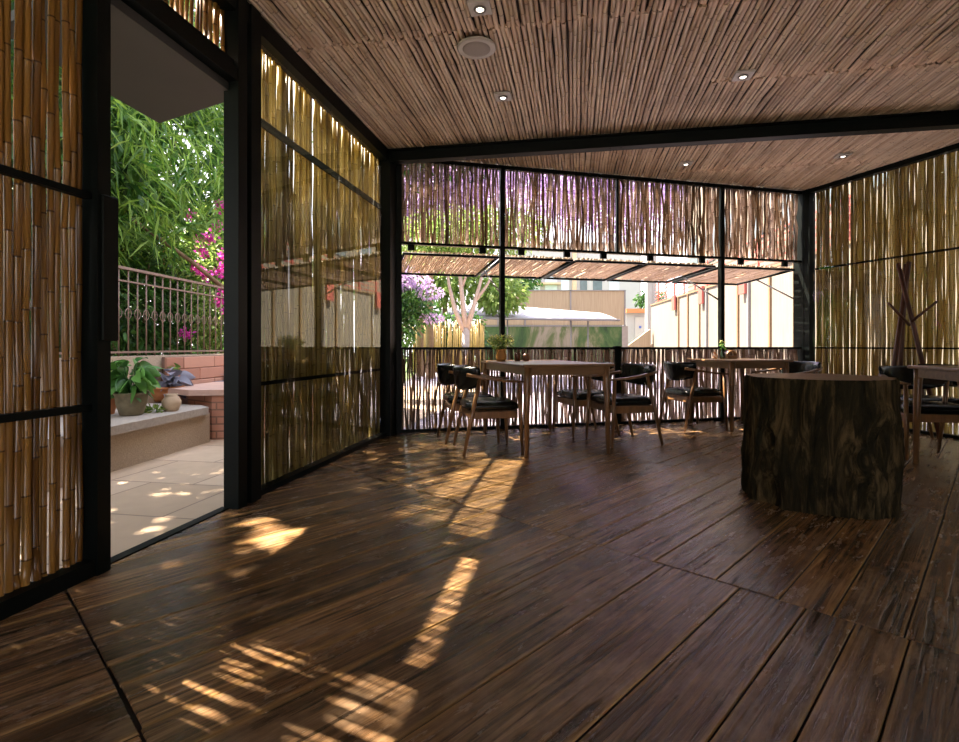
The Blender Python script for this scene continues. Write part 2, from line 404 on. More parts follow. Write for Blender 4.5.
poly_slab('subfloor',[LB,RB+V(.1,0,0),R0,L0],-.06,-.012,M['subfloor'],fl)

# ceiling ------------------------------------------------------------------
ceil=poly_slab('ceiling',[LW(tb,-.09),RB+V(.2,0,0),R0+V(.15,.08,0),BW(0,-.1)+V(-.1,0,0),LW(2.4,-.09)],ZC+.035,ZC+.16,M['slab']); tag(ceil,kind='structure')
# half planes keeping canes inside the room:  p.n >= d
HP=[(AN,A0.dot(AN)+.02),(BN,L0.dot(BN)-.02),(RN,R0.dot(RN)+.0),(V(0,1,0),YB)]
def clip(c,t0,t1):
    for n,d in HP:
        a=AD.dot(n); b=AN.dot(n)*c-d         # a*t+b>=0
        if abs(a)<1e-6:
            if b<0: return None
        elif a>0: t0=max(t0,-b/a)
        else: t1=min(t1,-b/a)
    return (t0,t1) if t1-t0>.05 else None
cc=[]; c=A0.dot(AN)+.03
tA=[-5,-2.9,-.85,1.2,3.25,5.30,7.4]; tB=[-4.1,-2,.1,2.15,4.20,6.3,8.4]; tC=[-5,-2.9,-.85,1.2,3.25,5.3,7.4]
while c<6.6:
    r=random.uniform(.0125,.016); seams=tA if c<1 else (tB if c<3.1 else tC)
    for a,b in zip(seams[:-1],seams[1:]):
        k=clip(c,a+random.gauss(0,.012),b+random.gauss(0,.012))
        if k:
            e=random.gauss(0,.003); z=ZC+.016+random.gauss(0,.002)
            cc.append((AD*k[0]+AN*(c+e)+V(0,0,z),AD*k[1]+AN*(c-e)+V(0,0,z+random.gauss(0,.0015)),r))
    c+=2*r+random.uniform(.000,.005)
cane_mat('bamboo_mat',cc,M['bam_ceiling'],ceil,6,(.2,.36),.0028)

# walls: the steel frames ----------------------------------------------------
m=MB()
m.box(-.215,-.135,-.03,.06,0,ZC,ML); m.box(-.095,.0,-.06,.06,0,ZC,ML)                    # door post pair
m.box(-.135,-.095,-.06,-.03,0,2.36,ML)
m.box(2.19,2.40,-.08,.07,0,ZC,ML)                                                        # corner column
m.box(tb,2.25,-.05,.05,2.75,ZC,ML)                                                       # head beam
m.box(-1.06,-.2,-.05,.055,2.36,2.43,ML); m.box(-1.06,-.2,-.05,.03,2.43,2.48,ML)          # door header
m.box(-1.055,-.20,-.05,.0,-.01,.006,ML)                                                  # threshold
tag(m.build('wall_left',M['steel']),kind='structure')
m=MB()
for s in (1.14,3.92): m.box(s-.025,s+.025,-.03,.03,.0,ZC,MBk)
m.box(2.52-.035,2.52+.035,-.03,.03,0,.9,MBk); m.box(2.52-.012,2.52+.012,-.02,.02,1.97,ZC,MBk)
m.box(0,5.13,-.025,.025,1.957,1.982,MBk)                                                # rail
m.box(0,5.13,-.05,.03,.862,.888,MBk)                                                    # sill
m.box(0,5.13,-.02,.02,0,.03,MBk)
m.box(0,5.13,-.03,.03,2.82,ZC,MBk)
for s in (.15,.92,1.36,1.9,2.35,2.95,3.65,4.2,4.85): m.box(s-.035,s+.035,-.02,.015,1.9,1.96,MBk)
m.box(-.01,.05,-.04,.035,0,ZC,MBk)
tag(m.build('wall_back',M['steel']),kind='structure')
m=MB()
m.box(-.1,.05,-.07,.05,0,ZC,MR); m.box(.06,.13,-.05,.05,0,ZC,MR)
m.box(.05,9.9,-.04,.04,2.81,ZC,MR); m.box(.05,9.9,-.05,.03,0,.03,MR)
for s in (3.6,6.8): m.box(s-.05,s+.05,-.05,.05,0,ZC,MR)
tag(m.build('wall_right',M['steel']),kind='structure')
m=MB(); w=RB.x-LB.x
def rearbox(a,b,z0,z1): m.box(LB.x+a,LB.x+b,YB-.1,YB,z0,z1)
rearbox(0,.2,0,ZC+.03); rearbox(w-.2,w+.1,0,ZC+.03); rearbox(.2,w-.2,0,.03); rearbox(.2,w-.2,1.7,ZC+.03); rearbox(4.6,w-.2,.03,1.7)  # unseen opening, sized to let light onto the ceiling and along the left wall
for k_ in (1.6,3.1): rearbox(k_-.03,k_+.03,.03,1.7)
tag(m.build('wall_rear',M['slab']),kind='structure')
# ceiling beam, square to the left wall
MBeam=frame_M(V(-.95,5.33,0),AN,AD)
m=MB(); m.box(0,6.05,-.05,.05,2.735,2.755,MBeam); m.box(0,6.05,-.012,.012,2.755,ZC-.01,MBeam); m.box(0,6.05,-.05,.05,ZC-.012,ZC,MBeam)
for s in (.35,1.15,2.2,2.3,3.3,4.35,4.6,5.3): m.lathe([(.006,0),(.006,.006)],(MBeam@V(s,-.02,2.728)),8)
tag(m.build('trim_1',M['steel']),kind='structure')

# ================================================================= SCREENS
# sliding door (foreground, left)
door=thing('sliding_door','sliding door of golden bamboo canes in a black steel frame beside the doorway','door',tuple(LW(-1.9)))
def loc(parent,o): o.matrix_parent_inverse=Matrix.Translation(-Vector(parent.location)); return o
def mkscreen(name,label,cat,base,group=None): return thing(name,label,cat,tuple(base),0,group)
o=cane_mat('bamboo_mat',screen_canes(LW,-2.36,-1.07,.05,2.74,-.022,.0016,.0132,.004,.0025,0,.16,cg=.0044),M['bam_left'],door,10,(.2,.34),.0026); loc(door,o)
m=MB(); m.box(-1.075,-1.015,-.04,.045,.0,2.74,ML); m.box(-2.4,-2.34,-.045,.045,.0,2.74,ML)
m.box(-2.36,-1.04,-.03,.035,.0,.06,ML); m.box(-2.36,-1.04,-.008,.02,.645,.672,ML); m.box(-2.36,-1.04,-.008,.02,1.475,1.50,ML); m.box(-2.36,-1.04,-.03,.03,2.70,2.75,ML)
loc(door,m.build('frame',M['steel'],door))
m=MB(); m.box(-1.06,-.985,-.02,.055,.92,1.50,ML,.004); loc(door,m.build('handle',M['steel'],door))
# rear part of left wall, outside the picture
s=mkscreen('bamboo_screen','bamboo cane wall panel behind the sliding door','screen',LW(-4))
loc(s,cane_mat('bamboo_mat',screen_canes(LW,tb,-2.42,.0,2.75,-.02,.003,.014),M['bam_left'],s,6))
# transom
s=mkscreen('transom_screen','short bamboo cane panel above the open doorway','screen',LW(-.65,0,2.48))
loc(s,cane_mat('bamboo_mat',screen_canes(LW,-1.05,-.10,2.47,2.76,-.03,.005,.012,.004,.004,cg=.011),M['bam_left'],s,8))
# glazed bay
s=mkscreen('glazed_bamboo_screen','tall bamboo cane screen behind window glass, between doorway and corner','screen',LW(1.1))
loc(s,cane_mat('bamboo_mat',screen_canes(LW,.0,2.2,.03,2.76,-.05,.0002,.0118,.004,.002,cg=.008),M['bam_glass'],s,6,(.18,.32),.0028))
for a_ in ((-.03,-.018,2.255,2.305),(-.03,-.018,.655,.68),(-.04,.03,0,.035)): m=MB(); m.box(0,2.2,*a_,ML); loc(s,m.build('rail',M['steel'],s))
m=MB(); m.box(0,2.2,.012,.013,.035,2.75,ML)
def pane(name,W,s0,s1,z0,z1,n,parent):
    p=MB(); p.add([W(s0,n,z0),W(s1,n,z0),W(s1,n,z1),W(s0,n,z1)],[(0,1,2,3)]); o=p.build(name,M['glass'],parent); loc(parent,o); return o
pane('glass_pane',LW,0,2.2,.035,2.75,.02,s)
# back wall: four upper, four lower
bays=[(.05,1.115,'at the left end beside the corner column'),(1.165,2.505,'second from the corner column'),(2.535,3.895,'third from the corner column'),(3.945,5.05,'at the right end beside the far column')]
for a,b,w in bays:
    s=mkscreen('upper_bamboo_screen','weathered bamboo cane panel above the long opening, '+w,'screen',BW((a+b)/2,0,1.98),'bamboo panels above the opening')
    loc(s,cane_mat('bamboo_mat',screen_canes(BW,a,b,1.975,2.83,-.0,.0028,.0125,.004,.005,0,.35),M['bam_back'],s,6,(.12,.26),.006))
    s=mkscreen('lower_bamboo_screen','bamboo cane panel below the window sill, '+w,'screen',BW((a+b)/2,0,.03),'bamboo panels below the sill')
    loc(s,cane_mat('bamboo_mat',screen_canes(BW,a,b,.02,.87,-.0,.0032,.0115,.004,.004,0,.35),M['bam_back'],s,6,(.12,.26),.005))
# right wall
for a,b,w in ((.14,3.55,'tall straw coloured bamboo cane screen behind glass, behind the wooden coat stand'),(3.65,6.75,'bamboo cane screen beyond the coat stand wall, towards us'),(6.85,9.8,'bamboo cane screen at the rear end of the wall')):
    s=mkscreen('side_bamboo_screen',w,'screen',RW((a+b)/2))
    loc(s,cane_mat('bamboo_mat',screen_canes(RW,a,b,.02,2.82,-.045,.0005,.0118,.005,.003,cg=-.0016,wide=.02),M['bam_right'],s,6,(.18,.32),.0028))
    for z_ in ((1.845,1.868),(.868,.886)): m=MB(); m.box(a,b,-.028,-.018,*z_,MR); loc(s,m.build('rail',M['steel'],s))
    if a<3.6: pane('glass_pane',RW,a,b,.03,2.81,.02,s)

# awning shutters ------------------------------------------------------------
aw=[(.07,1.12,'propped bamboo awning shutter at the left end of the opening'),(1.16,2.0,'propped bamboo awning shutter, second from the corner column'),
    (2.03,2.92,'propped bamboo awning shutter in the middle of the opening'),(2.95,3.88,'propped bamboo awning shutter left of the right-hand mullion'),(3.96,5.05,'propped bamboo awning shutter at the right end of the opening')]
def AWp(s,u,off=0): # u outwards 0..1
    return BW(s,-.06-1.0*u,1.885-.075*u+off)
for i,(a,b,lab) in enumerate(aw):
    t=mkscreen('awning_shutter',lab,'awning',BW((a+b)/2,-.06,1.885),'bamboo awning shutters propped open outside')
    cs=[];s_=a+.03
    while s_<b-.02:
        r=random.uniform(.010,.0135); e=random.gauss(0,.006); cs.append((AWp(s_+e,.0,.012),AWp(s_-e,1.0,.012+random.gauss(0,.002)),r)); s_+=2*r+random.uniform(-.002,.001)
    loc(t,cane_mat('bamboo_mat',cs,M['bam_awning'],t,6,(.1,.22),.004))
    m=MB()
    for s0 in (a+.012,b-.012): m.sweep([AWp(s0,0,-.01),AWp(s0,1,-.01)],[(.012,.016)]*2,8,sq=True)
    for u in (.0,1.0): m.sweep([AWp(a,u,-.012),AWp(b,u,-.012)],[(.014,.014)]*2,8,sq=True)
    loc(t,m.build('frame',M['steel'] ,t))
    post={0:1.14,1:None,2:None,3:3.9,4:5.1}[i]
    if post is not None:
        m=MB(); s0=b-.01; m.sweep([AWp(s0,.62,-.02),BW(post,-.035,1.47)],[.010]*2,8); loc(t,m.build('strut',M['steel_grey'],t))
# grey hinge jamb by the corner column
# ================================================================= FIXTURES
def ceil_pt(px,py): 
    d=(ZC-H)*F/(HY-py); return V((px-CX)/F*d,d,ZC)
p=ceil_pt(476.5,47); t=thing('ceiling_speaker','round grey ceiling speaker set into the bamboo ceiling','speaker',(p.x,p.y,ZC-.002))
MB().lathe([(.128,0),(.13,-.006),(.122,-.014),(.112,-.014)],seg=40).build('rim',M['white_metal'],t)
MB().lathe([(.113,-.004),(.112,-.012),(.06,-.017),(.0,-.018)],seg=40).build('grille',M['grille'],t)
te=NT('lamp_emitter'); e=te.n('ShaderNodeEmission'); e.inputs['Color'].default_value=(1,.9,.75,1); e.inputs['Strength'].default_value=2.5; te.l(e.outputs[0],te.out.inputs['Surface'])
M['lamp']=te.m
for px,py,lab in ((480,7,'small square ceiling downlight just behind the round speaker, at the picture top'),(503,96,'small square ceiling downlight nearest the beam on the speaker side'),(743,75,'small square ceiling downlight far right of the round speaker'),
    (686,163,'small square ceiling downlight beyond the beam, above the third bamboo panel'),(843,155,'small square ceiling downlight beyond the beam, nearest the right wall')):
    p=ceil_pt(px,py); t=thing('downlight',lab,'ceiling light',(p.x,p.y,ZC),AX*-1,'square ceiling downlights')
    m=MB(); m.box(-.065,.065,-.065,.065,-.012,.006,None,.003); m.build('housing',M['white_metal'],t)
    MB().lathe([(.036,-.013),(.034,-.02),(.024,-.020),(.022,-.013)],seg=20).build('rim',M['steel_grey'],t)
    MB().lathe([(.021,-.0135),(.02,-.0175)],seg=20).build('bulb',M['lamp'],t)

# ================================================================= FURNITURE
def rounded_cushion(x,y,z0,z1,nx=14,ny=14,b=.022,crown=.012,taper=1.0):
    m=MB(); 
    def pt(i,j,top):
        u=-1+2*i/nx; v=-1+2*j/ny
        return u,v
    vs=[];fs=[]
    for side in (0,1):
        for i in range(nx+1):
            for j in range(ny+1):
                u=-1+2*i/nx; v=-1+2*j/ny
                su=math.copysign(1-(1-abs(u))**1.0,u); sv=v
                # pull corners to a superellipse
                k=(abs(u)**8+abs(v)**8)**(1/8) or 1; mx=max(abs(u),abs(v)) or 1
                uu=u*mx/k if k>0 else u; vv=v*mx/k if k>0 else v
                e=max(abs(u),abs(v)); drop=b*max(0,(e-.86)/.14)**2
                wx=x*(1 if vv>0 else 1)*(1-(1-taper)*(1-vv)/2)
                z=(z1+crown*(1-u*u)*(1-v*v)-drop) if side else z0+drop*.6
                vs.append((uu*wx,vv*y,z))
    n=(nx+1)*(ny+1)
    for i in range(nx):
        for j in range(ny):
            a=i*(ny+1)+j; q=(a,a+ny+1,a+ny+2,a+1)
            fs.append(tuple(reversed(q))); fs.append(tuple(k+n for k in q))
    bd=[i*(ny+1) for i in range(nx+1)]+[nx*(ny+1)+j for j in range(1,ny+1)]+[i*(ny+1)+ny for i in range(nx-1,-1,-1)]+[j for j in range(ny-1,0,-1)]
    for a,b_ in zip(bd,bd[1:]+bd[:1]): fs.append((a,b_,b_+n,a+n))
    m.add(vs,fs,True); return m
def make_chair(label,locr,rz,group):
    t=thing('armchair',label,'chair',locr,rz,group)
    rounded_cushion(.245,.225,.362,.432,taper=.93).build('seat',M['leather'],t)
    m=MB()
    m.box(-.225,.225,.185,.207,.298,.362,None,.004); m.box(-.215,.215,-.20,-.18,.298,.362,None,.004)
    for s in (-1,1): m.box(s*.232-.011,s*.232+.011,-.19,.20,.298,.358,None,.004)
    m.build('seat_frame',M['chair_wood'],t)
    for s in (-1,1):
        m=MB(); m.sweep([(s*.258,.238,0),(s*.252,.222,.3),(s*.25,.208,.603)],[.0115,.0185,.015],12,(0,1,0)); m.build('leg',M['chair_wood'],t)
        m=MB(); m.sweep([(s*.258,-.262,0),(s*.25,-.192,.32),(s*.238,-.118,.648)],[.0115,.019,.015],12,(0,1,0)); m.build('leg',M['chair_wood'],t)
        m=MB(); m.sweep([(s*.252,.258,.600),(s*.268,.12,.609),(s*.268,-.03,.628),(s*.245,-.15,.650),(s*.205,-.225,.662)],[(.014,.009),(.023,.011),(.025,.012),(.020,.014),(.014,.015)],12,sq=True); m.build('armrest',M['chair_wood'],t)
    # curved back pad
    vs=[];fs=[];nu,nv=20,10
    def P(u,v,side):
        ang=u*math.radians(62); hw=.262*(1-.22*(1-v)**2)          # narrower below
        x=hw*math.sin(ang)/math.sin(math.radians(62)); y=-.275+.30*(1-math.cos(ang))-.035*(v-.5)
        zb=.525+.045*abs(u)**3; z=zb+(.728-zb)*v
        th=.024*(1-abs(u)**6*.6)*(1-abs(2*v-1)**6*.75)
        nx_,ny_=math.sin(ang),-math.cos(ang)
        return (x+nx_*th*side,y+ny_*th*side,z)
    for side in (1,-1):
        for i in range(nu+1):
            for j in range(nv+1): vs.append(P(-1+2*i/nu,j/nv,side))
    n=(nu+1)*(nv+1)
    for i in range(nu):
        for j in range(nv):
            a=i*(nv+1)+j; q=(a,a+nv+1,a+nv+2,a+1); fs.append(q); fs.append(tuple(k+n for k in reversed(q)))
    bd=[i*(nv+1) for i in range(nu+1)]+[nu*(nv+1)+j for j in range(1,nv+1)]+[i*(nv+1)+nv for i in range(nu-1,-1,-1)]+[j for j in range(nv-1,0,-1)]
    for a,b_ in zip(bd,bd[1:]+bd[:1]): fs.append((b_,a,a+n,b_+n))
    MB().add(vs,fs,True).build('backrest',M['leather'],t)
    return t
RZ=math.atan2(BD.y,BD.x)          # table axis
def face(dx,dy): return math.atan2(dy,dx)-math.pi/2
chairs=[((.075,4.63),face(.97,.2),'black leather and wood armchair on the left of the flower pot table, nearest us'),
 ((-.11,5.17),face(.97,.22),'black leather and wood armchair left of the flower pot table, beside the corner column'),
 ((1.34,4.99),face(-.97,-.2425),'black leather and wood armchair facing left, front right of the flower pot table'),
 ((1.09,5.53),face(-.97,-.2425),'black leather and wood armchair back right of the flower pot table, against the bamboo'),
 ((2.36,5.87),face(.97,.2),'black leather and wood armchair facing right at the small square table by the sill'),
 ((3.42,5.86),face(-.97,-.2425),'black armchair mostly hidden behind the tree stump, at the small square table'),
 ((3.66,4.36),face(-.18,-.98),'black leather and wood armchair pushed up to the table right of the tree stump'),
 ((4.10,4.90),face(-.98,.1),'black leather and wood armchair by the coat stand, behind the right-hand table')]
c0=make_chair(chairs[0][2],(*chairs[0][0],0),chairs[0][1],'black leather armchairs')
for (x,y),r,lab in chairs[1:]:
    c=copy_tree(c0); c.location=(x,y,0); c.rotation_euler=(0,0,r); c['label']=lab

def make_table(label,corner,ux,uy,w,l,group='wooden dining tables'):
    """corner = outer corner of the legs; ux, uy unit axes; w along ux, l along uy"""
    M4=Matrix(((ux.x,uy.x,0,corner.x),(ux.y,uy.y,0,corner.y),(0,0,1,0),(0,0,0,1)))
    cen=M4@V(w/2,l/2,0); t=thing('dining_table',label,'table',tuple(cen),math.atan2(ux.y,ux.x),group)
    a,b=w/2,l/2
    m=MB(); m.box(-a-.03,a+.03,-b-.03,b+.03,.728,.752,None,.006); m.build('tabletop',M['table_wood'],t)
    m=MB()
    for s in (-1,1):
        m.box(-a+.03,a-.03,s*(b-.02)-.011,s*(b-.02)+.011,.662,.728,None,.003); m.box(s*(a-.02)-.011,s*(a-.02)+.011,-b+.03,b-.03,.662,.728,None,.003)
    m.build('apron',M['table_wood'],t)
    for sx in (-1,1):
        for sy in (-1,1):
            m=MB(); m.sweep([(sx*(a-.012),sy*(b-.012),0),(sx*(a-.018),sy*(b-.018),.45),(sx*(a-.022),sy*(b-.022),.62),(sx*(a-.027),sy*(b-.027),.728)],[.0175,.0245,.027,.033],14,(0,1,0)); m.build('leg',M['chair_wood'],t)
    return t
BU=V(-BD.y,BD.x,0)
make_table('long wooden dining table with a terracotta flower pot on it',V(.37,4.25,0),BD,BU,.745,1.33)
make_table('small square wooden table against the sill beyond the tree stump',V(2.63,5.53,0),BD,BU,.73,.70)
u3=V(.965,-.26,0); make_table('wooden dining table cut by the right edge of the picture',V(3.33,4.07,0)-V(.26,.965,0)*.75,u3,V(.26,.965,0),1.3,.75)

# stump ---------------------------------------------------------------------
sc=V(2.005,3.15,0)
t=thing('stump_table','massive round tree stump with rugged dark bark and a sawn flat top','stump',tuple(sc))
def stump_r(th,z):
    k=z/.72; dx,dy=math.cos(th),math.sin(th)
    base=.402+.03*noise.noise(V(dx*1.3,dy*1.3,z*.6+3))+.018*noise.noise(V(dx*4,dy*4,z*1.5))
    rid=noise.noise(V(dx*9,dy*9,z*1.3+7)); rid2=noise.noise(V(dx*26,dy*26,z*4.5)); fine=noise.noise(V(dx*70,dy*70,z*14))
    r=base-.034*abs(rid)-.018*abs(rid2)+.007*fine+.0*(1-k)**2
    for kt,kz,kr,dp in ((math.radians(-160),.37,.05,.06),(math.radians(-78),.36,.11,.05),(math.radians(-160),.06,.09,.04),(math.radians(-95),.30,.05,.03)):
        da=math.atan2(math.sin(th-kt),math.cos(th-kt))*.45; q=(da/kr)**2+((z-kz)/(kr*1.15))**2
        r-=dp*math.exp(-q*1.4)*(1.0); r+=.022*math.exp(-((math.sqrt(q)-1.5)/.45)**2)
    return r
NS,NZ=420,110; vs=[];qs=[]
for j in range(NZ+1):
    z=.72*j/NZ
    for i in range(NS):
        th=2*math.pi*i/NS; r=stump_r(th,z); r-=.008*max(0,(z-.705)/.015)
        vs.append((r*math.cos(th),r*math.sin(th),z))
for j in range(NZ):
    for i in range(NS): qs.append((j*NS+i,j*NS+(i+1)%NS,(j+1)*NS+(i+1)%NS,(j+1)*NS+i))
tb_=NT('stump_bark'); v=tb_.mapping(tb_.obj(),(14,14,3)); n1=tb_.noise(v,1,7,.65,1.0); n2=tb_.noise(tb_.obj(),2.5,4)
cb=tb_.ramp(n1,[(.34,(.004,.003,.0015)),(.5,(.028,.019,.008)),(.68,(.17,.115,.05))]); cb=tb_.mix(tb_.math('MULTIPLY',n2,.5),cb,(.02,.024,.012))
M['stump']=tb_.bsdf(cb,.85,spec=.12,bump=n1,bstr=1,bdist=.03)
from_arrays('bark',vs,qs,M['stump'],t,True)
tt=NT('sawn_wood'); wv=tt.n('ShaderNodeTexWave',wave_type='RINGS',rings_direction='Z'); wv.inputs['Scale'].default_value=11; wv.inputs['Distortion'].default_value=4; tt.l(tt.obj(),wv.inputs['Vector'])
n1=tt.noise(tt.obj(),6,6); cb=tt.mix(tt.math('MULTIPLY',wv.outputs['Fac'],.4),tt.ramp(n1,[(.3,(.17,.09,.045)),(.7,(.32,.19,.10))]),(.11,.06,.03))
M['sawn']=tt.bsdf(cb,.5,bump=n1,bstr=.2)
m=MB(); vs=[V(0,0,.722)];fs=[]
for k,rr in enumerate((.35,.7,1.0)):
    for i in range(NS): th=2*math.pi*i/NS; r=(stump_r(th,.72)-.007)*rr; vs.append(V(r*math.cos(th),r*math.sin(th),.7215 if rr<1 else .7195))
for i in range(NS):
    fs.append((0,1+i,1+(i+1)%NS))
    for k in (0,1): fs.append((1+k*NS+i,1+(k+1)*NS+i,1+(k+1)*NS+(i+1)%NS,1+k*NS+(i+1)%NS))
m.add(vs,fs).build('top',M['sawn'],t)

# coat stand ------------------------------------------------------------------
cs=V(4.33,5.36,0); t=thing('coat_stand','coat stand of three crossed reddish wooden poles against the bamboo wall','coat stand',tuple(cs))
def pz(px,py,d): return (PW(px,d,H+(HY-py)*d/F)-cs)
for a,b,r in (((909,262,5.38),(883,None,5.22),.023),((898,263,5.33),(940,None,5.22),.021),((906,264,5.46),(896,None,5.52),.022)):
    top=pz(*a); bot=PW(b[0],b[2],0)-cs
    MB().sweep([bot,bot.lerp(top,.5)+V(.004,0,0),top],[r,r,r*.9],12,(0,1,0)).build('pole',M['rack_wood'],t)
MB().sweep([pz(909.5,325,5.27),pz(888.5,303,5.22)],[.014,.012],10).build('peg',M['rack_wood'],t)
MB().sweep([pz(911,322,5.27),pz(937,301.5,5.22)],[.014,.012],10).build('peg',M['rack_wood'],t)

# ---------------------------------------------------------------- leaves
def leaves(name,pts,dirs,L,W,mat,parent=None,droop=.35,tint=None,seg=2):
    pts=np.asarray(pts,float); n=len(pts); d=np.asarray(dirs,float); d/=np.linalg.norm(d,axis=1,keepdims=True)+1e-9
    L=np.broadcast_to(np.asarray(L,float),(n,)); W=np.broadcast_to(np.asarray(W,float),(n,))
    r=rng.normal(size=(n,3)); a=np.cross(d,r); a/=np.linalg.norm(a,axis=1,keepdims=True)+1e-9
    up=np.cross(a,d); down=np.array([0,0,-1.0])
    t=np.linspace(0,1,seg+1) if seg>2 else np.array([0,.4,1.0]); wv=(.12+np.sin(np.pi*t**.75)**.8)*(1-.1*t) if seg>2 else np.array([.25,1.0,.06]); wv[-1]=.04
    V_=np.zeros((n,seg+1,3,3))
    for i in range(seg+1):
        cen=pts+d*(L*t[i])[:,None]+down*(L*droop*t[i]**2)[:,None]
        for j,s in enumerate((-1,0,1)):
            V_[:,i,j]=cen+a*(W*.5*wv[i]*s)[:,None]+up*(W*.18*abs(s)*wv[i])[:,None]
    vs=V_.reshape(-1,3); base=(np.arange(n)*3*(seg+1))[:,None,None]
    q=np.array([[i*3+j,i*3+j+1,(i+1)*3+j+1,(i+1)*3+j] for i in range(seg) for j in range(2)])[None]
    qs=(base+q).reshape(-1,4); ti=np.repeat(rng.random(n) if tint is None else tint,3*(seg+1))
    return from_arrays(name,vs,qs,mat,parent,True,tint=ti)
def ball(n,c,r,shell=.5):
    v=rng.normal(size=(n,3)); v/=np.linalg.norm(v,axis=1,keepdims=True); k=(shell+(1-shell)*rng.random(n))[:,None]
    return np.array(c)+v*k*np.array(r), v
def blobs(n,blist,shell=.35):
    P=[];D=[];w=np.array([b[1][0]*b[1][1]*b[1][2] for b in blist])**(2/3); w/=w.sum()
    for (c,r),k in zip(blist,w):
        p,v=ball(max(8,int(n*k)),c,r,shell); P.append(p); D.append(v+rng.normal(size=v.shape)*.6)
    return np.concatenate(P),np.concatenate(D)

# small things on the tables ---------------------------------------------------
p=V(.215,5.27,.752); t=thing('flower_pot','amber clay pot of yellow-green flowers on the long dining table','flower pot',tuple(p))
MB().lathe([(.035,0),(.05,.01),(.056,.05),(.046,.085),(.044,.1),(.052,.118),(.047,.118),(.04,.1)],seg=24).build('pot',M['pot_orange'],t)
m=MB()
for k in range(26):
    a=random.uniform(0,6.28); r=random.uniform(.02,.1); m.sweep([(0,0,.08),(r*.4*math.cos(a),r*.4*math.sin(a),.15),(r*math.cos(a),r*math.sin(a),.19+.05*random.random())],.0018,5)
m.build('stems',M['leaf_pot'],t)
P_,D_=ball(420,(0,0,.185),(.135,.135,.065),.1); leaves('foliage',P_,D_+[0,0,.6],.035,.010,M['leaf_light'],t,.3)
P_,D_=ball(230,(0,0,.20),(.14,.14,.062),.7); leaves('blossom',P_,D_+[0,0,.8],.014,.012,M['petal_yellow'],t,.1)
for x,y,h,lab in ((.38,5.30,.085,'small brown cup beside the flower pot, the taller of two'),(.465,5.29,.07,'small brown cup beside the flower pot, the shorter of two')):
    o=MB().lathe([(.026,0),(.032,.01),(.034,h*.7),(.03,h),(.026,h),(.024,h*.4),(.0,h*.35)],seg=20).build('cup',M['cup']); o.location=(x,y,.752); tag(o,lab,'cup',None)
p=V(2.72,6.05,.752)
t=thing('bud_vase','slim dark bottle vase with a green sprig on the small square table','vase',(2.77,6.04,.752))
MB().lathe([(.024,0),(.027,.01),(.027,.06),(.013,.09),(.011,.12),(.013,.124)],seg=18).build('bottle',M['dark_glass'],t)
P_,D_=ball(40,(0,0,.16),(.03,.03,.05),.1); leaves('sprig',P_,D_+[0,0,.5],.035,.014,M['leaf_pot'],t)
P_,D_=ball(14,(0,0,.19),(.03,.03,.03),.3); leaves('blossom',P_,D_,.02,.014,M['petal_yellow'],t)
tw=NT('striped_paper'); wv=tw.n('ShaderNodeTexWave'); wv.inputs['Scale'].default_value=9; tw.l(tw.mapping(tw.obj(),(1,1,1),(0,.7,0)),wv.inputs['Vector']); M['stripe']=tw.bsdf(tw.ramp(wv.outputs['Fac'],[(.4,(.55,.25,.12)),(.6,(.8,.7,.6))]),.6)
o=MB().lathe([(.032,0),(.03,.02),(.014,.105),(.008,.11)],seg=18).build('folded_card',M['stripe']); o.location=(2.70,6.07,.752); tag(o,'small striped cone standing on the small square table beside the vase','table card')
m=MB(); vs=[];n=18
for k in range(n+1):
    a=math.pi*k/n
    for rr in (.064,.052):
        for y in (-.03,.03): vs.append((rr*math.cos(a),y,.035+rr*math.sin(a)*1.0 if True else 0))
fs=[]
for k in range(n):
    b=k*4; fs+=[(b,b+4,b+5,b+1),(b+2,b+3,b+7,b+6),(b,b+2,b+6,b+4),(b+1,b+5,b+7,b+3)]
m.add(vs,fs,True); m.box(-.064,.064,-.03,.03,0,.036,None,.003); o=m.build('napkin_holder',M['table_wood']); o.location=(2.88,6.08,.752); o.rotation_euler=(0,0,RZ); tag(o,'arched wooden napkin holder on the small square table','napkin holder')
m=MB(); m.box(-.045,.045,-.02,.02,.0,.045,None,.003); 

SD=np.array([-.90*.5,.44*.5,.866025]); SD/=np.linalg.norm(SD)
def sun_gap(P,D,polys):
    f=P-SD*(P[:,2:3]/SD[2]); keep=np.ones(len(P),bool)
    for poly in polys:
        ins=np.ones(len(P),bool); n=len(poly)
        for i in range(n):
            a=np.array(poly[i]);b=np.array(poly[(i+1)%n]); ins&=((b[0]-a[0])*(f[:,1]-a[1])-(b[1]-a[1])*(f[:,0]-a[0]))>0
        keep&=~ins
    return P[keep],D[keep]
# leaves cut away along the sun so light patches land in these floor shapes
GAP=[[(-1.30,2.9),(-1.05,2.35),(-.45,2.45)],[(-.45,.9),(-.18,.9),(.27,3.56),(-.1,3.56)],[(-.88,1.25),(-.52,1.28),(-.52,1.56),(-.74,1.6)],[(-.35,3.2),(.0,2.9),(.5,4.4),(.1,4.4)],[(-2.9,6.3),(-2.2,6.3),(-2.2,7.2),(-2.9,7.2)]]
# ================================================================= OUTSIDE, LEFT (through the doorway)
def gslab(name,x0,x1,y0,y1,z0,z1,mat): m=MB(); m.box(x0,x1,y0,y1,z0,z1); return tag(m.build(name,mat),kind='structure')
terr=poly_slab('terrace',[LW(tb-1,-.02)+V(0,0,0),LW(3.0,-.02),LW(9,-.02),V(-9,12,0),V(-9,YB-1,0)],-.10,-.012,M['tiles']); tag(terr,kind='structure')
gslab('garden_ground',-40,40,-30,50,-.5,-.13,M['grass'])
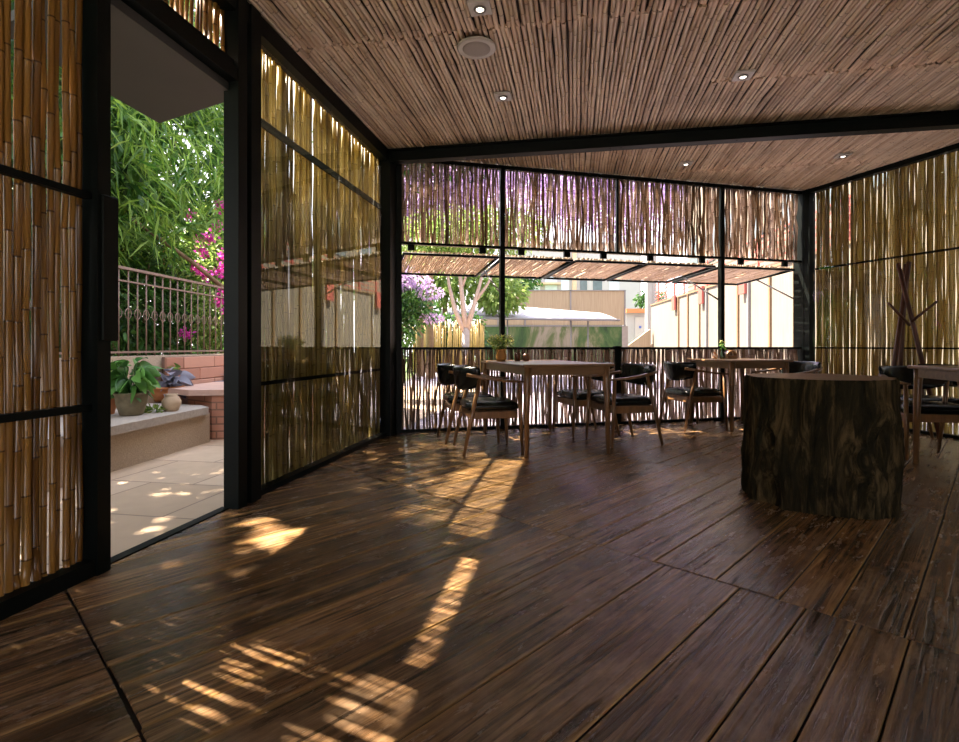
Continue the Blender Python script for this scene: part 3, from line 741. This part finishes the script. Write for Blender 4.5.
# courtyard beyond the back wall and right wall
o=poly_slab('courtyard',[BW(-.6,-.08),BW(5.6,-.08),RW(3,-.12),RW(11,-.12),V(26,-7,0),V(26,34,0),V(-3,34,0),V(-1.6,8,0)],-.12,-.02,M['paving']); tag(o,kind='structure')
gslab('rear_bounce_paving',-9,14,-16,YB-.12,-.10,-.02,M['bounce_white'])  # unseen pale paving added to bounce sunlight up to the ceiling
# ledge bench
def prism(name,prof_pts,mat,parent=None): pass
led=thing('stone_ledge','low pebble-dash ledge with a grey stone cap outside the doorway','ledge',(-3.0,4.4,-.012))
def lp(o): o.matrix_parent_inverse=Matrix.Translation(-Vector(led.location)); return o
def quad_slab(pts,z0,z1,name,mat,parent): return poly_slab(name,pts,z0,z1,mat,parent)
lp(quad_slab([V(-2.80,1.5,0),V(-2.66,3.85,0),V(-2.57,5.05,0),V(-3.28,5.3,0),V(-3.50,1.5,0)],-.012,.265,'base',M['stucco'],led))
lp(quad_slab([V(-2.74,1.5,0),V(-2.60,3.85,0),V(-2.53,4.95,0),V(-2.72,5.15,0),V(-3.28,5.3,0),V(-3.50,1.5,0)],.265,.33,'cap',M['granite'],led))
# garden wall with fence
FD=V(.058,1,0).normalized(); FO=V(-3.73,0,0)
def FW(y,n=0,z=0): return FO+V(.058*y,y,0)+V(n,0,z)
m=MB(); MF=frame_M(FO,FD,V(FD.y,-FD.x,0)); m.box(-1,8.4,-.12,.12,-.1,.80,MF); tag(m.build('garden_wall',M['stucco']),kind='structure')
t=thing('iron_fence','rusty iron railing with vertical bars on the garden wall','fence',tuple(FW(5.5,0,.8)))
def fp(o): o.matrix_parent_inverse=Matrix.Translation(-Vector(t.location)); return o
for a_ in ((-.02,.02,1.64,1.665),(-.012,.012,1.52,1.535),(-.012,.012,.83,.85)): m=MB(); m.box(1.5,8.2,*a_,MF); fp(m.build('rail',M['rust'],t))
y=1.6
while y<8.2:
    m=MB(); m.sweep([MF@V(y,0,.80),MF@V(y,0,1.64)],.008,6)
    # small scrolls in the middle band
    for s in (-1,1):
        m.sweep([MF@V(y,0,1.16),MF@V(y+.03*s,0,1.18),MF@V(y+.045*s,0,1.218),MF@V(y+.03*s,0,1.25),MF@V(y,0,1.275)],.005,5)
    fp(m.build('bar',M['rust'],t)); y+=.128
# brick seat block and brick planter
t=thing('brick_bench','terracotta brick seat block with a pink slab top beyond the stone ledge','bench',(-2.3,5.7,-.012))
q=[V(-2.60,5.15,0),V(-1.6,5.33,0),V(-1.6,6.5,0),V(-3.12,6.5,0),V(-3.0,5.45,0)]
o=poly_slab('body',q,-.012,.42,M['brick'],t); o.matrix_parent_inverse=Matrix.Translation(-Vector(t.location))
q=[V(-2.8,5.10,0),V(-1.55,5.3,0),V(-1.55,6.5,0),V(-3.12,6.5,0),V(-3.2,5.4,0)]
M['pink_slab']=m_plain('pink_stone_slab',(.56,.36,.28),.7,.15,10,.2)
o=poly_slab('top',q,.42,.475,M['pink_slab'],t); o.matrix_parent_inverse=Matrix.Translation(-Vector(t.location))
m=MB(); m.box(5.5,8.2,.125,.155,-.01,.785,MF,tint=.0)
for k in range(6):
    y_=5.5-(.3 if k%2 else 0)
    while y_<8.2:
        a_,b_=max(5.5,y_),min(8.2,y_+.595)
        if b_-a_>.05: m.box(a_,b_-.006,.15,.172+random.uniform(0,.008),-.005+k*.132,.120+k*.132,MF,.006,tint=random.uniform(.2,1))
        y_+=.6
tag(m.build('brick_facing',M['brick_big']),'terracotta slab facing on the garden wall below the iron fence','wall facing')
t=thing('brick_planter','stepped terracotta brick planter wall in front of the fence end','planter',(-3.0,7.4,-.012))
for k,(yy,zz) in enumerate(((6.55,.58),(6.9,.68),(7.25,.80))):
    o=poly_slab('step',[V(-3.14,yy,0),V(-1.2,yy+.25,0),V(-1.2,yy+.6,0),V(-3.14,yy+.35,0)],-.012,zz,M['brick'],t); o.matrix_parent_inverse=Matrix.Translation(-Vector(t.location))
# pots
def at_ledge(px,py,z=.33): d=(H-z)*F/(py-HY); return V((px-CX)/F*d,d,z)
p=at_ledge(131.5,415); t=thing('potted_plant','broad-leaved green plant in a mossy grey clay pot on the ledge','potted plant',tuple(p))
MB().lathe([(.075,0),(.085,.008),(.112,.10),(.118,.165),(.126,.17),(.126,.188),(.112,.188),(.105,.165),(.0,.16)],seg=32).build('pot',M['pot_grey'],t)
m=MB()
for k in range(14):
    a=random.uniform(0,6.28); r=random.uniform(.05,.17); m.sweep([(0,0,.15),(r*.4*math.cos(a),r*.4*math.sin(a),.27),(r*math.cos(a),r*math.sin(a),.34+.1*random.random())],.004,5)
m.build('stems',M['leaf_pot'],t)
P_,D_=ball(75,(0,0,.33),(.12,.12,.12),.3); leaves('foliage',P_,D_*[1,1,.4],.13,.085,M['leaf_pot'],t,.45,seg=7)
p=at_ledge(163,401); t=thing('bowl_plant','dark silver-leaved plant in a wide terracotta bowl behind the small urn','potted plant',tuple(p))
MB().lathe([(.10,0),(.12,.01),(.17,.09),(.18,.13),(.195,.135),(.195,.155),(.178,.155),(.165,.13),(.0,.12)],seg=32).build('pot',M['pot_terra'],t)
P_,D_=ball(46,(.04,0,.24),(.17,.15,.10),.3); leaves('foliage',P_,D_*[1,1,.4],.15,.10,M['leaf_grey'],t,.4,seg=7)
P_,D_=ball(46,(-.05,.02,.30),(.13,.13,.10),.3); leaves('foliage',P_,D_*[1,1,.4],.12,.06,M['leaf_light'],t,.4,seg=7)
p=at_ledge(171.5,411); t=thing('small_urn','small beige clay urn at the end of the ledge','urn',tuple(p))
MB().lathe([(.045,0),(.055,.006),(.076,.06),(.077,.09),(.055,.125),(.048,.132),(.052,.15),(.044,.15),(.04,.13),(.0,.12)],seg=28).build('body',M['pot_beige'],t)
p=at_ledge(158,412); P_,D_=ball(70,(p.x-.02,p.y,p.z+.02),(.11,.07,.02),.2); o=leaves('trailing_plant',P_,D_+[0,0,.5],.06,.02,M['leaf_light'],None,.2); tag(o,'low trailing green sprigs on the ledge between pot and urn','plant')
p=at_ledge(113,414); t=thing('terracotta_pot','terracotta pot with feathery plant half hidden by the sliding door edge','potted plant',(p.x-.06,p.y,p.z))
MB().lathe([(.06,0),(.09,.13),(.098,.135),(.098,.155),(.085,.155),(.0,.14)],seg=28).build('pot',M['pot_terra'],t)
P_,D_=ball(220,(0,0,.28),(.10,.10,.15),.1); leaves('foliage',P_,D_+[0,0,1],.09,.012,M['leaf_light'],t,.3)
# small hanging leaves of a spiky plant at doorway right side
P_=np.tile(np.array([[-2.45,5.6,.49]]),(22,1)); D_=rng.normal(size=(22,3))*[1,1,.4]+[0,0,.7]; o=leaves('spiky_plant',P_,D_,.38,.03,M['leaf_grey'],None,.35); tag(o,'spiky grey-green plant on the brick bench','plant')

# canopy over the doorway
cp=[LW(-1.9,.0),LW(-.1,.0),V(-2.03,3.36,0),LW(-1.9,-.66)]
t=poly_slab('door_canopy',[LW(-1.12,.0),LW(-.13,.0),V(-2.03,3.36,0),LW(-.9,-.66)],2.312,2.357,M['canopy']); tag(t,'flat grey canopy over the open doorway, outside','canopy')

def tree(name,lab,cat,base,trunk,blobs_,n,mat,L,W,bark,extra=None):
    t=thing(name,lab,cat,tuple(base)); m=MB()
    for path,rad in trunk: m.sweep([Vector(p)-base for p in path],rad,9)
    m.build('trunk',bark,t); P_,D_=blobs(n,blobs_,.3); leaves('foliage',P_-np.array(base),D_,L,W,mat,t)
    if extra:
        P_,D_=blobs(extra[0],extra[1],.6); leaves('blossom',P_-np.array(base),D_,extra[3],extra[3]*.8,extra[2],t)
    return t
# vegetation outside the doorway ----------------------------------------------
t=thing('bamboo_clump','leafy green bamboo arching over the fence outside the doorway','bamboo',(-5.0,6.6,-.13))
def tp(o,t): o.matrix_parent_inverse=Matrix.Translation(-Vector(t.location)); return o
for k in range(9):
    x=-5.0+random.uniform(-.7,.5); y=6.4+random.uniform(-1.8,1.6); dx=random.uniform(.2,1.0); 
    tp(MB().sweep([(x,y,-.12),(x+.1,y,1.6),(x+dx*.5,y-.1,3.2),(x+dx*1.3,y-.2,4.4)],[.022,.02,.014,.006],7).build('culm',M['culm'],t),t)
P_=[];D_=[]
for k in range(520):
    c=np.array([random.uniform(-5.6,-3.2),random.uniform(4.8,8.2),random.uniform(2.0,4.9)])
    if c[2]<2.3 and c[0]>-3.6: continue
    n=random.randint(14,26); d0=np.array([random.uniform(-.3,1),random.uniform(-1,.4),-.5])
    P_.append(c+rng.normal(size=(n,3))*.10); D_.append(d0+rng.normal(size=(n,3))*.55)
P_=np.concatenate(P_);D_=np.concatenate(D_); P_,D_=sun_gap(P_,D_,GAP)
tp(leaves('foliage',P_,D_,rng.uniform(.16,.32,len(P_)),.027,M['leaf_bamboo'],t,.3),t)
P_,D_=blobs(24000,[((-4.5,4.9,1.3),(.55,1.5,1.1)),((-4.7,7.2,1.4),(.7,1.5,1.3)),((-4.6,3.0,1.3),(.6,1.5,1.2)),((-5.2,6,2.4),(.9,2.2,1.2))]); 
P_s,D_s=P_,D_
P_=np.stack([rng.uniform(-5.2,-3.7,24000),rng.uniform(-3.5,9.0,24000),rng.uniform(2.6,7.6,24000)],1)
lim=2.3+(-(P_[:,0]+1.35-(P_[:,1]-3.1)*.12))*1.92; P_=P_[P_[:,2]<lim+rng.normal(size=len(P_))*.08]; D_=rng.normal(size=P_.shape)  # added crown, cut on a slant to block sun low on the wall
P_,D_=sun_gap(P_,D_,GAP)
t=thing('added_shade_tree','tall green tree added behind the iron fence to shade terrace and left wall','tree',(-4.9,3.4,-.13)); tp(leaves('foliage',P_,D_,.19,.10,M['leaf_dark'],t),t)
m=MB()
for y_,dx in ((0,0),(3,.2),(6,.1)): m.sweep([(-4.9,3.4+y_,-.12),(-4.8+dx,3.4+y_,2.5),(-4.4,3.2+y_,5.5)],[.09,.07,.03],9)
tp(m.build('trunk',M['bark'],t),t)
P_,D_=P_s,D_s
t=thing('garden_shrub','dense dark green shrub behind the iron fence','shrub',(-4.6,5.5,-.13)); tp(leaves('foliage',P_,D_,.105,.06,M['leaf_dark'],t),t)
m=MB()
for k in range(8): m.sweep([(-4.6,3.4+k*.6,-.1),(-4.5+random.uniform(-.2,.2),3.4+k*.6,.8),(-4.4,3.5+k*.6+random.uniform(-.3,.3),2.0)],[.03,.02,.01],6)
tp(m.build('stems',M['bark'],t),t)
tp(MB().sweep([(-3.95,6.0,2.35),(-3.55,6.5,1.95),(-3.3,7.0,1.6)],[.02,.025,.03],8).build('branch',M['bark'],t),t)
t=thing('bougainvillea','bougainvillea with magenta blossoms hanging beside the doorway view','bougainvillea',(-3.6,8.2,-.13))
P_,D_=blobs(5200,[((-3.75,7.6,1.75),(.5,.6,.9)),((-4.0,8.4,2.6),(.7,.7,.8)),((-3.55,7.2,1.1),(.35,.4,.35)),((-3.1,9.5,1.0),(.7,.8,.8))]); tp(leaves('foliage',P_,D_,.075,.045,M['leaf_light'],t),t)
P_=[]
for c in [(-3.72,7.1,2.35),(-3.66,7.0,2.15),(-3.78,7.05,1.95),(-3.62,7.0,1.85),(-3.5,7.1,2.5),(-3.42,7.1,2.1),(-3.35,7.0,1.62),(-3.3,6.95,1.35),(-3.42,7.0,1.9),(-3.9,7.1,2.65),(-3.5,6.9,2.3),(-3.75,6.8,1.05),(-3.35,6.9,2.7),(-3.38,6.9,1.5)]:
    P_.append(ball(46,c,(.10,.09,.10),.2)[0])
P_=np.concatenate(P_); tp(leaves('blossom',P_,rng.normal(size=P_.shape),.05,.045,M['petal'],t,.1),t)
m=MB(); m.sweep([(-3.7,8.2,-.1),(-3.75,8.0,1.0),(-3.9,7.9,2.4)],[.05,.04,.02],8); tp(m.build('trunk',M['bark'],t),t)
o=gslab('garden_pillar',-3.12,-2.7,7.85,8.2,-.1,2.6,M['white'])
tree('sunlit_tree','bright yellow-green tree glowing behind the bougainvillea','tree',V(-6.2,13,-.13),[([(-6.2,13,-.13),(-6.1,13,2.0)],[.1,.07])],[((-6.2,13,3.0),(2.0,1.3,1.7)),((-4.4,12.5,2.0),(1.2,1.0,1.4))],6500,M['leaf_light'],.17,.10,M['bark'])
# hedge beyond glazed bay and behind everything at left
P_,D_=blobs(14000,[((-4.6,10.5,1.6),(1.2,2.2,1.8)),((-6.8,8,2.2),(1.2,3,2.2)),((-6.6,3,2.0),(1.0,3,2.1))],.6); P_,D_=sun_gap(P_,D_,GAP); t=thing('tall_hedge','tall dark hedge standing far behind the iron fence','hedge',(-6,8,-.13)); tp(leaves('foliage',P_,D_,.16,.09,M['leaf_dark'],t),t)

# ================================================================= OUTSIDE, BACK
def zpx(py,d): return H+(HY-py)*d/F
# lilac flowering tree (left)
d=9.0
def q(px,py,d): p=PW(px,d); return (p.x,d,zpx(py,d))
tree('crape_myrtle','shrubby tree with lilac blossoms beyond the left end of the opening','tree',V(-1.45,d,-.02),[([(-1.45,d,-.02),(-1.4,d,.8),(-1.2,d+.1,1.6)],[.05,.04,.02])],
     [(q(405,300,d),(.55,.5,.35)),(q(418,312,d),(.38,.4,.22)),(q(396,325,d),(.5,.5,.4)),(q(385,290,d),(.6,.5,.6))],3600,M['leaf_dark'],.085,.04,M['bark'],
     (1500,[(q(412,281,d-.2),(.38,.3,.14)),(q(402,278,d-.2),(.25,.3,.2)),(q(432,318,d-.2),(.22,.2,.07)),(q(430,292,d-.2),(.25,.2,.12)),(q(385,270,d),(.6,.3,.35))],M['petal_lilac'],.05))
# pale trunk tree
d=12.0; b=V((465.5-CX)/F*d,d,-.02)
def qq(px,py,dd=0): p=PW(px,d+dd); return (p.x,d+dd,zpx(py,d+dd))
tree('pale_trunk_tree','tree with pale forked trunk standing in the courtyard','tree',b,
  [([(b.x,d,-.02),qq(465.5,345),qq(466,328)],[.10,.09,.085]),([qq(464,330),qq(455,310),qq(449,285),qq(445,250)],[.07,.05,.035,.02]),([qq(466,330),qq(463,305),qq(460,275),qq(452,240)],[.075,.055,.045,.02]),
   ([qq(467,329),qq(474,305),qq(481,280),qq(492,240)],[.075,.05,.035,.02]),([qq(474,303),qq(487,285),qq(495,270),qq(510,245)],[.045,.03,.025,.015]),([qq(461,290),qq(470,265),qq(474,240)],[.035,.025,.015])],
  [(q(455,232,12),(1.5,.9,.55)),(q(500,232,12),(1.2,.9,.6)),(q(430,240,12),(.9,.8,.5))],4200,M['leaf_light'],.13,.06,M['bark_pale'])
# lilac trees added to veil the sky in lavender behind upper panels + green trees
for px,py,dd,rr,nm,lab,mt in ((455,165,24,3.0,'lilac_sky_cover','broad lilac tree added as lavender sky cover, through the upper bamboo beside the first mullion',M['petal_lilac']),(640,185,52,8.0,'lilac_sky_cover','lilac tree added as lavender sky cover far behind the white column, third upper panel',M['petal_lilac']),
  (430,130,15,2.3,'garden_tree','high green tree crown behind the upper left corner of the opening',M['leaf_dark']),(420,205,16,2.0,'lilac_sky_cover','tall lilac tree added as lavender sky cover behind the upper left bamboo panel',M['petal_lilac']),(555,165,50,8.0,'lilac_sky_cover','distant lilac tree added as lavender sky cover behind the second upper bamboo panel',M['petal_lilac'])):
    p=PW(px,dd,-.02); c=(p.x,dd,zpx(py,dd)); tree(nm,lab,'tree',p,[([tuple(p),(p.x,dd,2.0),c],[.12,.1,.05])],[(c,(rr,rr,rr*.7)),((c[0]-rr*.7,dd,c[2]-.4),(rr*.7,rr*.7,rr*.5)),((c[0]+rr*.6,dd,c[2]+rr*.3),(rr*.7,rr*.7,rr*.5))],int(2500+rr*900),mt,.12+rr*.035,.08+rr*.022,M['bark'])
p=PW(445,22); tree('garden_tree','light green leafy tree behind the pale forked trunk','tree',V(p.x,22,-.02),[([(p.x,22,-.02),(p.x,22,3)],[.15,.1])],
     [((p.x,22,3.9),(2.2,1.5,1.4)),((p.x-2,22,3.2),(1.5,1.5,1.2)),((p.x+2.3,22,3.1),(1.2,1.2,.9))],6000,M['leaf_light'],.22,.14,M['bark'])
# yellow bamboo fence
m=MB(); d=18.5
for k in range(58):
    px=414+k*1.22; p=PW(px,d); r=random.uniform(.022,.035); hgt=random.uniform(1.55,1.85); m.sweep([(p.x,d+random.uniform(-.05,.05),-.02),(p.x+random.gauss(0,.05),d,hgt)],r,6,tint=random.random())
o=m.build('bamboo_fence',M['culm']); tag(o,'yellow upright bamboo fence behind the pale forked tree','fence')
P_,D_=blobs(3500,[(q(440,338,18.9),(1.6,.15,.95)),((-1.3,18.9,.45),(1.6,.15,.47)),(q(470,333,18.9),(.6,.15,.8))]); o=leaves('climbing_ivy',P_,D_,.16,.1,M['leaf_dark']); tag(o,'dark green ivy hanging behind the yellow bamboo fence','ivy')
# mossy retaining wall with reed board on top
d=28.0
def bw(px): return (px-CX)/F*d
m=MB(); m.box(bw(480),bw(622),d,d+.5,-.02,zpx(325,d)); o=m.build('retaining_wall',M['moss']); tag(o,kind='structure')
m=MB(); m.box(bw(622),bw(628),d,d+.5,-.02,zpx(326,d)); o=m.build('retaining_wall_end',M['conc']); tag(o,kind='structure')
t=thing('reed_board_fence','long beige reed board fence with dark edging above the mossy wall','fence',(bw(560),d,zpx(325,d)))
m=MB(); m.box(bw(478),bw(570),d+.02,d+.1,zpx(325,d),zpx(290.5,d)); m.box(bw(571),bw(625),d+.02,d+.1,zpx(325,d),zpx(290.5,d)); tp(m.build('panel',M['reed_warm'],t),t)
m=MB(); m.box(bw(478),bw(625.6),d-.03,d+.02,zpx(326.5,d),zpx(325.3,d)); m.box(bw(478),bw(625.6),d-.03,d+.02,zpx(290.8,d),zpx(290,d))
for px in (498,525,570.6,625): m.box(bw(px)-.035,bw(px)+.035,d-.03,d+.02,zpx(326,d),zpx(290,d))
tp(m.build('edging',M['steel_grey'],t),t)
# white shade canopy
d2=23.0
t=thing('shade_canopy','long white canvas shade canopy on thin poles in the courtyard','canopy',(PW(520,d2).x,d2,-.02))
def sp(px,py,dd): return V((px-CX)/F*dd,dd,zpx(py,dd))
e0,e1=sp(424,317.5,21.5),sp(620,320.2,21.5); r0,r1,r2=sp(440,302,25.5),sp(520,306.5,25.5),sp(601,313,25.5)
m=MB(); fr=[e0.lerp(e1,k/8) for k in range(9)]; bk=[r0,r0.lerp(r1,.33),r0.lerp(r1,.66),r1,r1.lerp(r2,.25),r1.lerp(r2,.5),r1.lerp(r2,.75),r2,r2+V(.3,0,-.1)]
vs=fr+bk+[p-V(0,0,.04) for p in fr+bk]; fs=[(k,k+1,10+k,9+k) for k in range(8)]+[(18+k+1,18+k,27+k,28+k) for k in range(8)]+[(k+1,k,18+k,19+k) for k in range(8)]
m.add(vs,fs,False); tp(m.build('canvas',M['sail'],t),t)
tp(MB().sweep([e0,e1],[.045]*2,6).build('edge_pole',M['steel_grey'],t),t)
for px in (507.5,571,588):
    p=sp(px,346,22.0); tp(MB().sweep([(p.x,22,-.02),(p.x,22,zpx(319,22))],.03,6).build('pole',M['steel_grey'],t),t)
# right reed fence wall running towards us
X=lambda y:7.41+.08*y
WD=V(.08,1,0).normalized(); WO=V(7.41,0,0); MW=frame_M(WO,WD,V(WD.y,-WD.x,0))
t=thing('reed_fence_wall','tall pale reed fence with dark battens running away beside the red railing','fence',(X(20),20,-.02))
m=MB(); m.box(7,30.5,0,.08,-.02,3.2,MW); tp(m.build('panel',M['reed'],t),t)
def yw(px): k=(px-CX)/F; return 7.41/(k-.08)
m=MB()
for px in (678.6,688,699.5,738,770,795,822): y=yw(px); m.box(y-.05,y+.05,-.06,0,-.02,3.2,MW)
m.box(7,30.5,-.05,.1,3.2,3.27,MW); tp(m.build('batten',M['steel'] if 0 else M['bark'],t),t)
m=MB()
for px in (707,749): y=yw(px); m.box(y-.07,y+.07,-.08,0,-.02,3.2,MW)
tp(m.build('post',M['steel_grey'],t),t)
# red railing building behind/above fence
t=thing('red_walkway','red painted walkway railing with brackets above the reed fence','railing',(X(24)+.6,24,-.02))
for z in (3.42,3.62,3.82,4.02,4.22,4.42): m=MB(); m.box(12.6,31,.35,.39,z,z+.05,MW); tp(m.build('rail',M['red'],t),t)
for y in np.arange(12.7,31,1.6): m=MB(); m.box(y-.04,y+.04,.33,.39,3.27,4.5,MW); tp(m.build('post',M['red'],t),t)
for px in (675.5,703,745): m=MB(); y=yw(px); m.box(y-.28,y+.2,-.16,-.07,2.62,3.32,MW); tp(m.build('bracket',M['red'],t),t)
m=MB(); m.box(12.6,31,.4,.7,-.02,3.3,MW); tp(m.build('wall',M['white'],t),t)
t=thing('side_building','tall cream building rising behind the reed fence and red railing','building',(X(20)+3,20,-.02))
m=MB(); m.box(12.6,31,2.2,7,-.02,10,MW); tp(m.build('wall',M['reed'],t),t)
for y in np.arange(13.6,30,2.6): m=MB(); m.box(y,y+1.3,2.16,2.2,5.2,7.0,MW); tp(m.build('window',M['win'],t),t)
# white column, white building, ramps, distant houses
d=32.0
def bx(px): return (px-CX)/F*d
t=thing('white_column','tall white square column beyond the fence end','column',(bx(652),d,-.02)); m=MB(); m.box(bx(647),bx(652.5),d,d+.4,-.02,7,None,.02); m.box(bx(652.5),bx(657),d+.05,d+.4,-.02,7,None,.02); tp(m.build('shaft',M['white'],t),t)
t=thing('white_outbuilding','small white outbuilding with a red tiled eave behind the ramps','building',(bx(640),36,-.02)); d=36.0
m=MB(); m.box(bx(626),bx(676),d,d+3,-.02,zpx(313,d)); tp(m.build('wall',M['white'],t),t)
m=MB(); m.box(bx(625),bx(646),d-.35,d+1,zpx(313,d),zpx(309,d)); tp(m.build('roof',M['pot_terra'],t),t)
m=MB(); m.box(bx(635),bx(645),d-.06,d,-.02,zpx(317,d)); tp(m.build('door',M['white_metal'],t),t)
M['blue']=m_plain('blue_sign',(.06,.10,.35),.5); m=MB(); m.box(bx(638.8),bx(641),d-.09,d-.06,zpx(328.3,d),zpx(326,d)); tp(m.build('sign',M['blue'],t),t)
d=30.0
for a,b,py,lab in ((627,650,329,'sloping beige ramp parapet below the white outbuilding door'),(650,672,328,'sloping beige ramp parapet beside the white column')):
    m=MB(); x0,x1=bx(a),bx(b); vs=[V(x0,d-.1,-.02),V(x1,d-.1,-.02),V(x1,d-.1,zpx(py,d)),V(x0,d-.1,zpx(346,d))]; vs+=[v+V(0,.25,0) for v in vs]
    m.add(vs,[(0,1,2,3),(7,6,5,4),(0,4,5,1),(1,5,6,2),(2,6,7,3),(3,7,4,0)]); o=m.build('ramp_parapet',M['reed_warm']); tag(o,lab,'parapet')
    m=MB()
d=44.0
t=thing('distant_house','pale distant house with glazed upper floor beyond the reed board fence','building',(bx(560),d,-.02))
m=MB(); m.box(bx(505),bx(640),d,d+4,-.02,9.5); tp(m.build('wall',M['white'],t),t)
M['win2']=m_plain('window_pane_pale',(.42,.50,.52),.2,.2,1,0)
for px,w,mt in ((530,10,'win2'),(545,12,'win2'),(561,8,'win2'),(580,7,'win'),(593,9,'win'),(609,10,'win2')):
    m=MB(); m.box(bx(px),bx(px+w),d-.05,d,zpx(291,d),zpx(276,d)); f=tp(m.build('window',M[mt],t),t)
m=MB(); m.box(bx(572),bx(576),d-.3,d,0,9); m.box(bx(524),bx(560),d-.6,d,zpx(285,d),zpx(283,d)); tp(m.build('balcony',M['pot_beige'],t),t)
P_,D_=blobs(2500,[((bx(636),40,zpx(300,40)),(1.3,.6,.8)),((bx(510),40,zpx(280,40)),(2.3,.8,1.2))]); o=leaves('hillside_shrub',P_,D_,.25,.16,M['leaf_dark']); tag(o,'distant green shrubs beside the white column and distant house','shrub')
# garden beyond the right wall
for k,(x,y,r) in enumerate(((8.5,4.5,1.2),(9.0,1.0,1.3))):
    p=V(x,y,-.02); tree('garden_bush',('round green bush beyond the right bamboo wall, far one','round green bush beyond the right bamboo wall, near one')[k],'shrub',p,[([(x,y,-.02),(x,y,1.2)],[.06,.04])],[((x,y,1.5),(r,r,1.1))],1500,M['leaf_light'],.14,.09,M['bark'])

# ================================================================= LIGHT
w=bpy.data.worlds.new('World'); bpy.context.scene.world=w; w.use_nodes=True; nt=w.node_tree; bg=nt.nodes['Background']
tc=nt.nodes.new('ShaderNodeTexCoord'); sep=nt.nodes.new('ShaderNodeSeparateXYZ'); nt.links.new(tc.outputs['Generated'],sep.inputs[0])
rp=nt.nodes.new('ShaderNodeValToRGB'); nt.links.new(sep.outputs['Z'],rp.inputs[0])
rp.color_ramp.elements[0].position=0.0; rp.color_ramp.elements[0].color=(1,.94,.96,1); rp.color_ramp.elements[1].position=.6; rp.color_ramp.elements[1].color=(.72,.77,.95,1)
nt.links.new(rp.outputs[0],bg.inputs[0]); bg.inputs[1].default_value=1.25
sun=bpy.data.lights.new('sun','SUN'); sun.energy=12.0; sun.angle=math.radians(.6); sun.color=(1,.86,.70)
so=bpy.data.objects.new('sun',sun); C.objects.link(so)
sd=V(-.90*math.cos(math.radians(60)),.44*math.cos(math.radians(60)),math.sin(math.radians(60)))
so.rotation_euler=sd.to_track_quat('Z','Y').to_euler(); so.location=sd*20

cam=bpy.data.cameras.new('camera'); co=bpy.data.objects.new('camera',cam); C.objects.link(co)
co.location=(0,0,H); co.rotation_euler=(math.radians(90),0,0); cam.sensor_width=36; cam.sensor_fit='HORIZONTAL'; cam.lens=F/959*36; cam.shift_y=(HY-371)/959; cam.clip_start=.05; cam.clip_end=300
S=bpy.context.scene; S.camera=co
S.view_settings.view_transform='Standard'; S.view_settings.look='None'; S.view_settings.gamma=1; S.view_settings.exposure=1.85; S.view_settings.use_curve_mapping=False
S.cycles.use_denoising=True; S.cycles.max_bounces=10; S.cycles.diffuse_bounces=5; S.cycles.glossy_bounces=4; S.cycles.transparent_max_bounces=12; S.cycles.sample_clamp_indirect=8
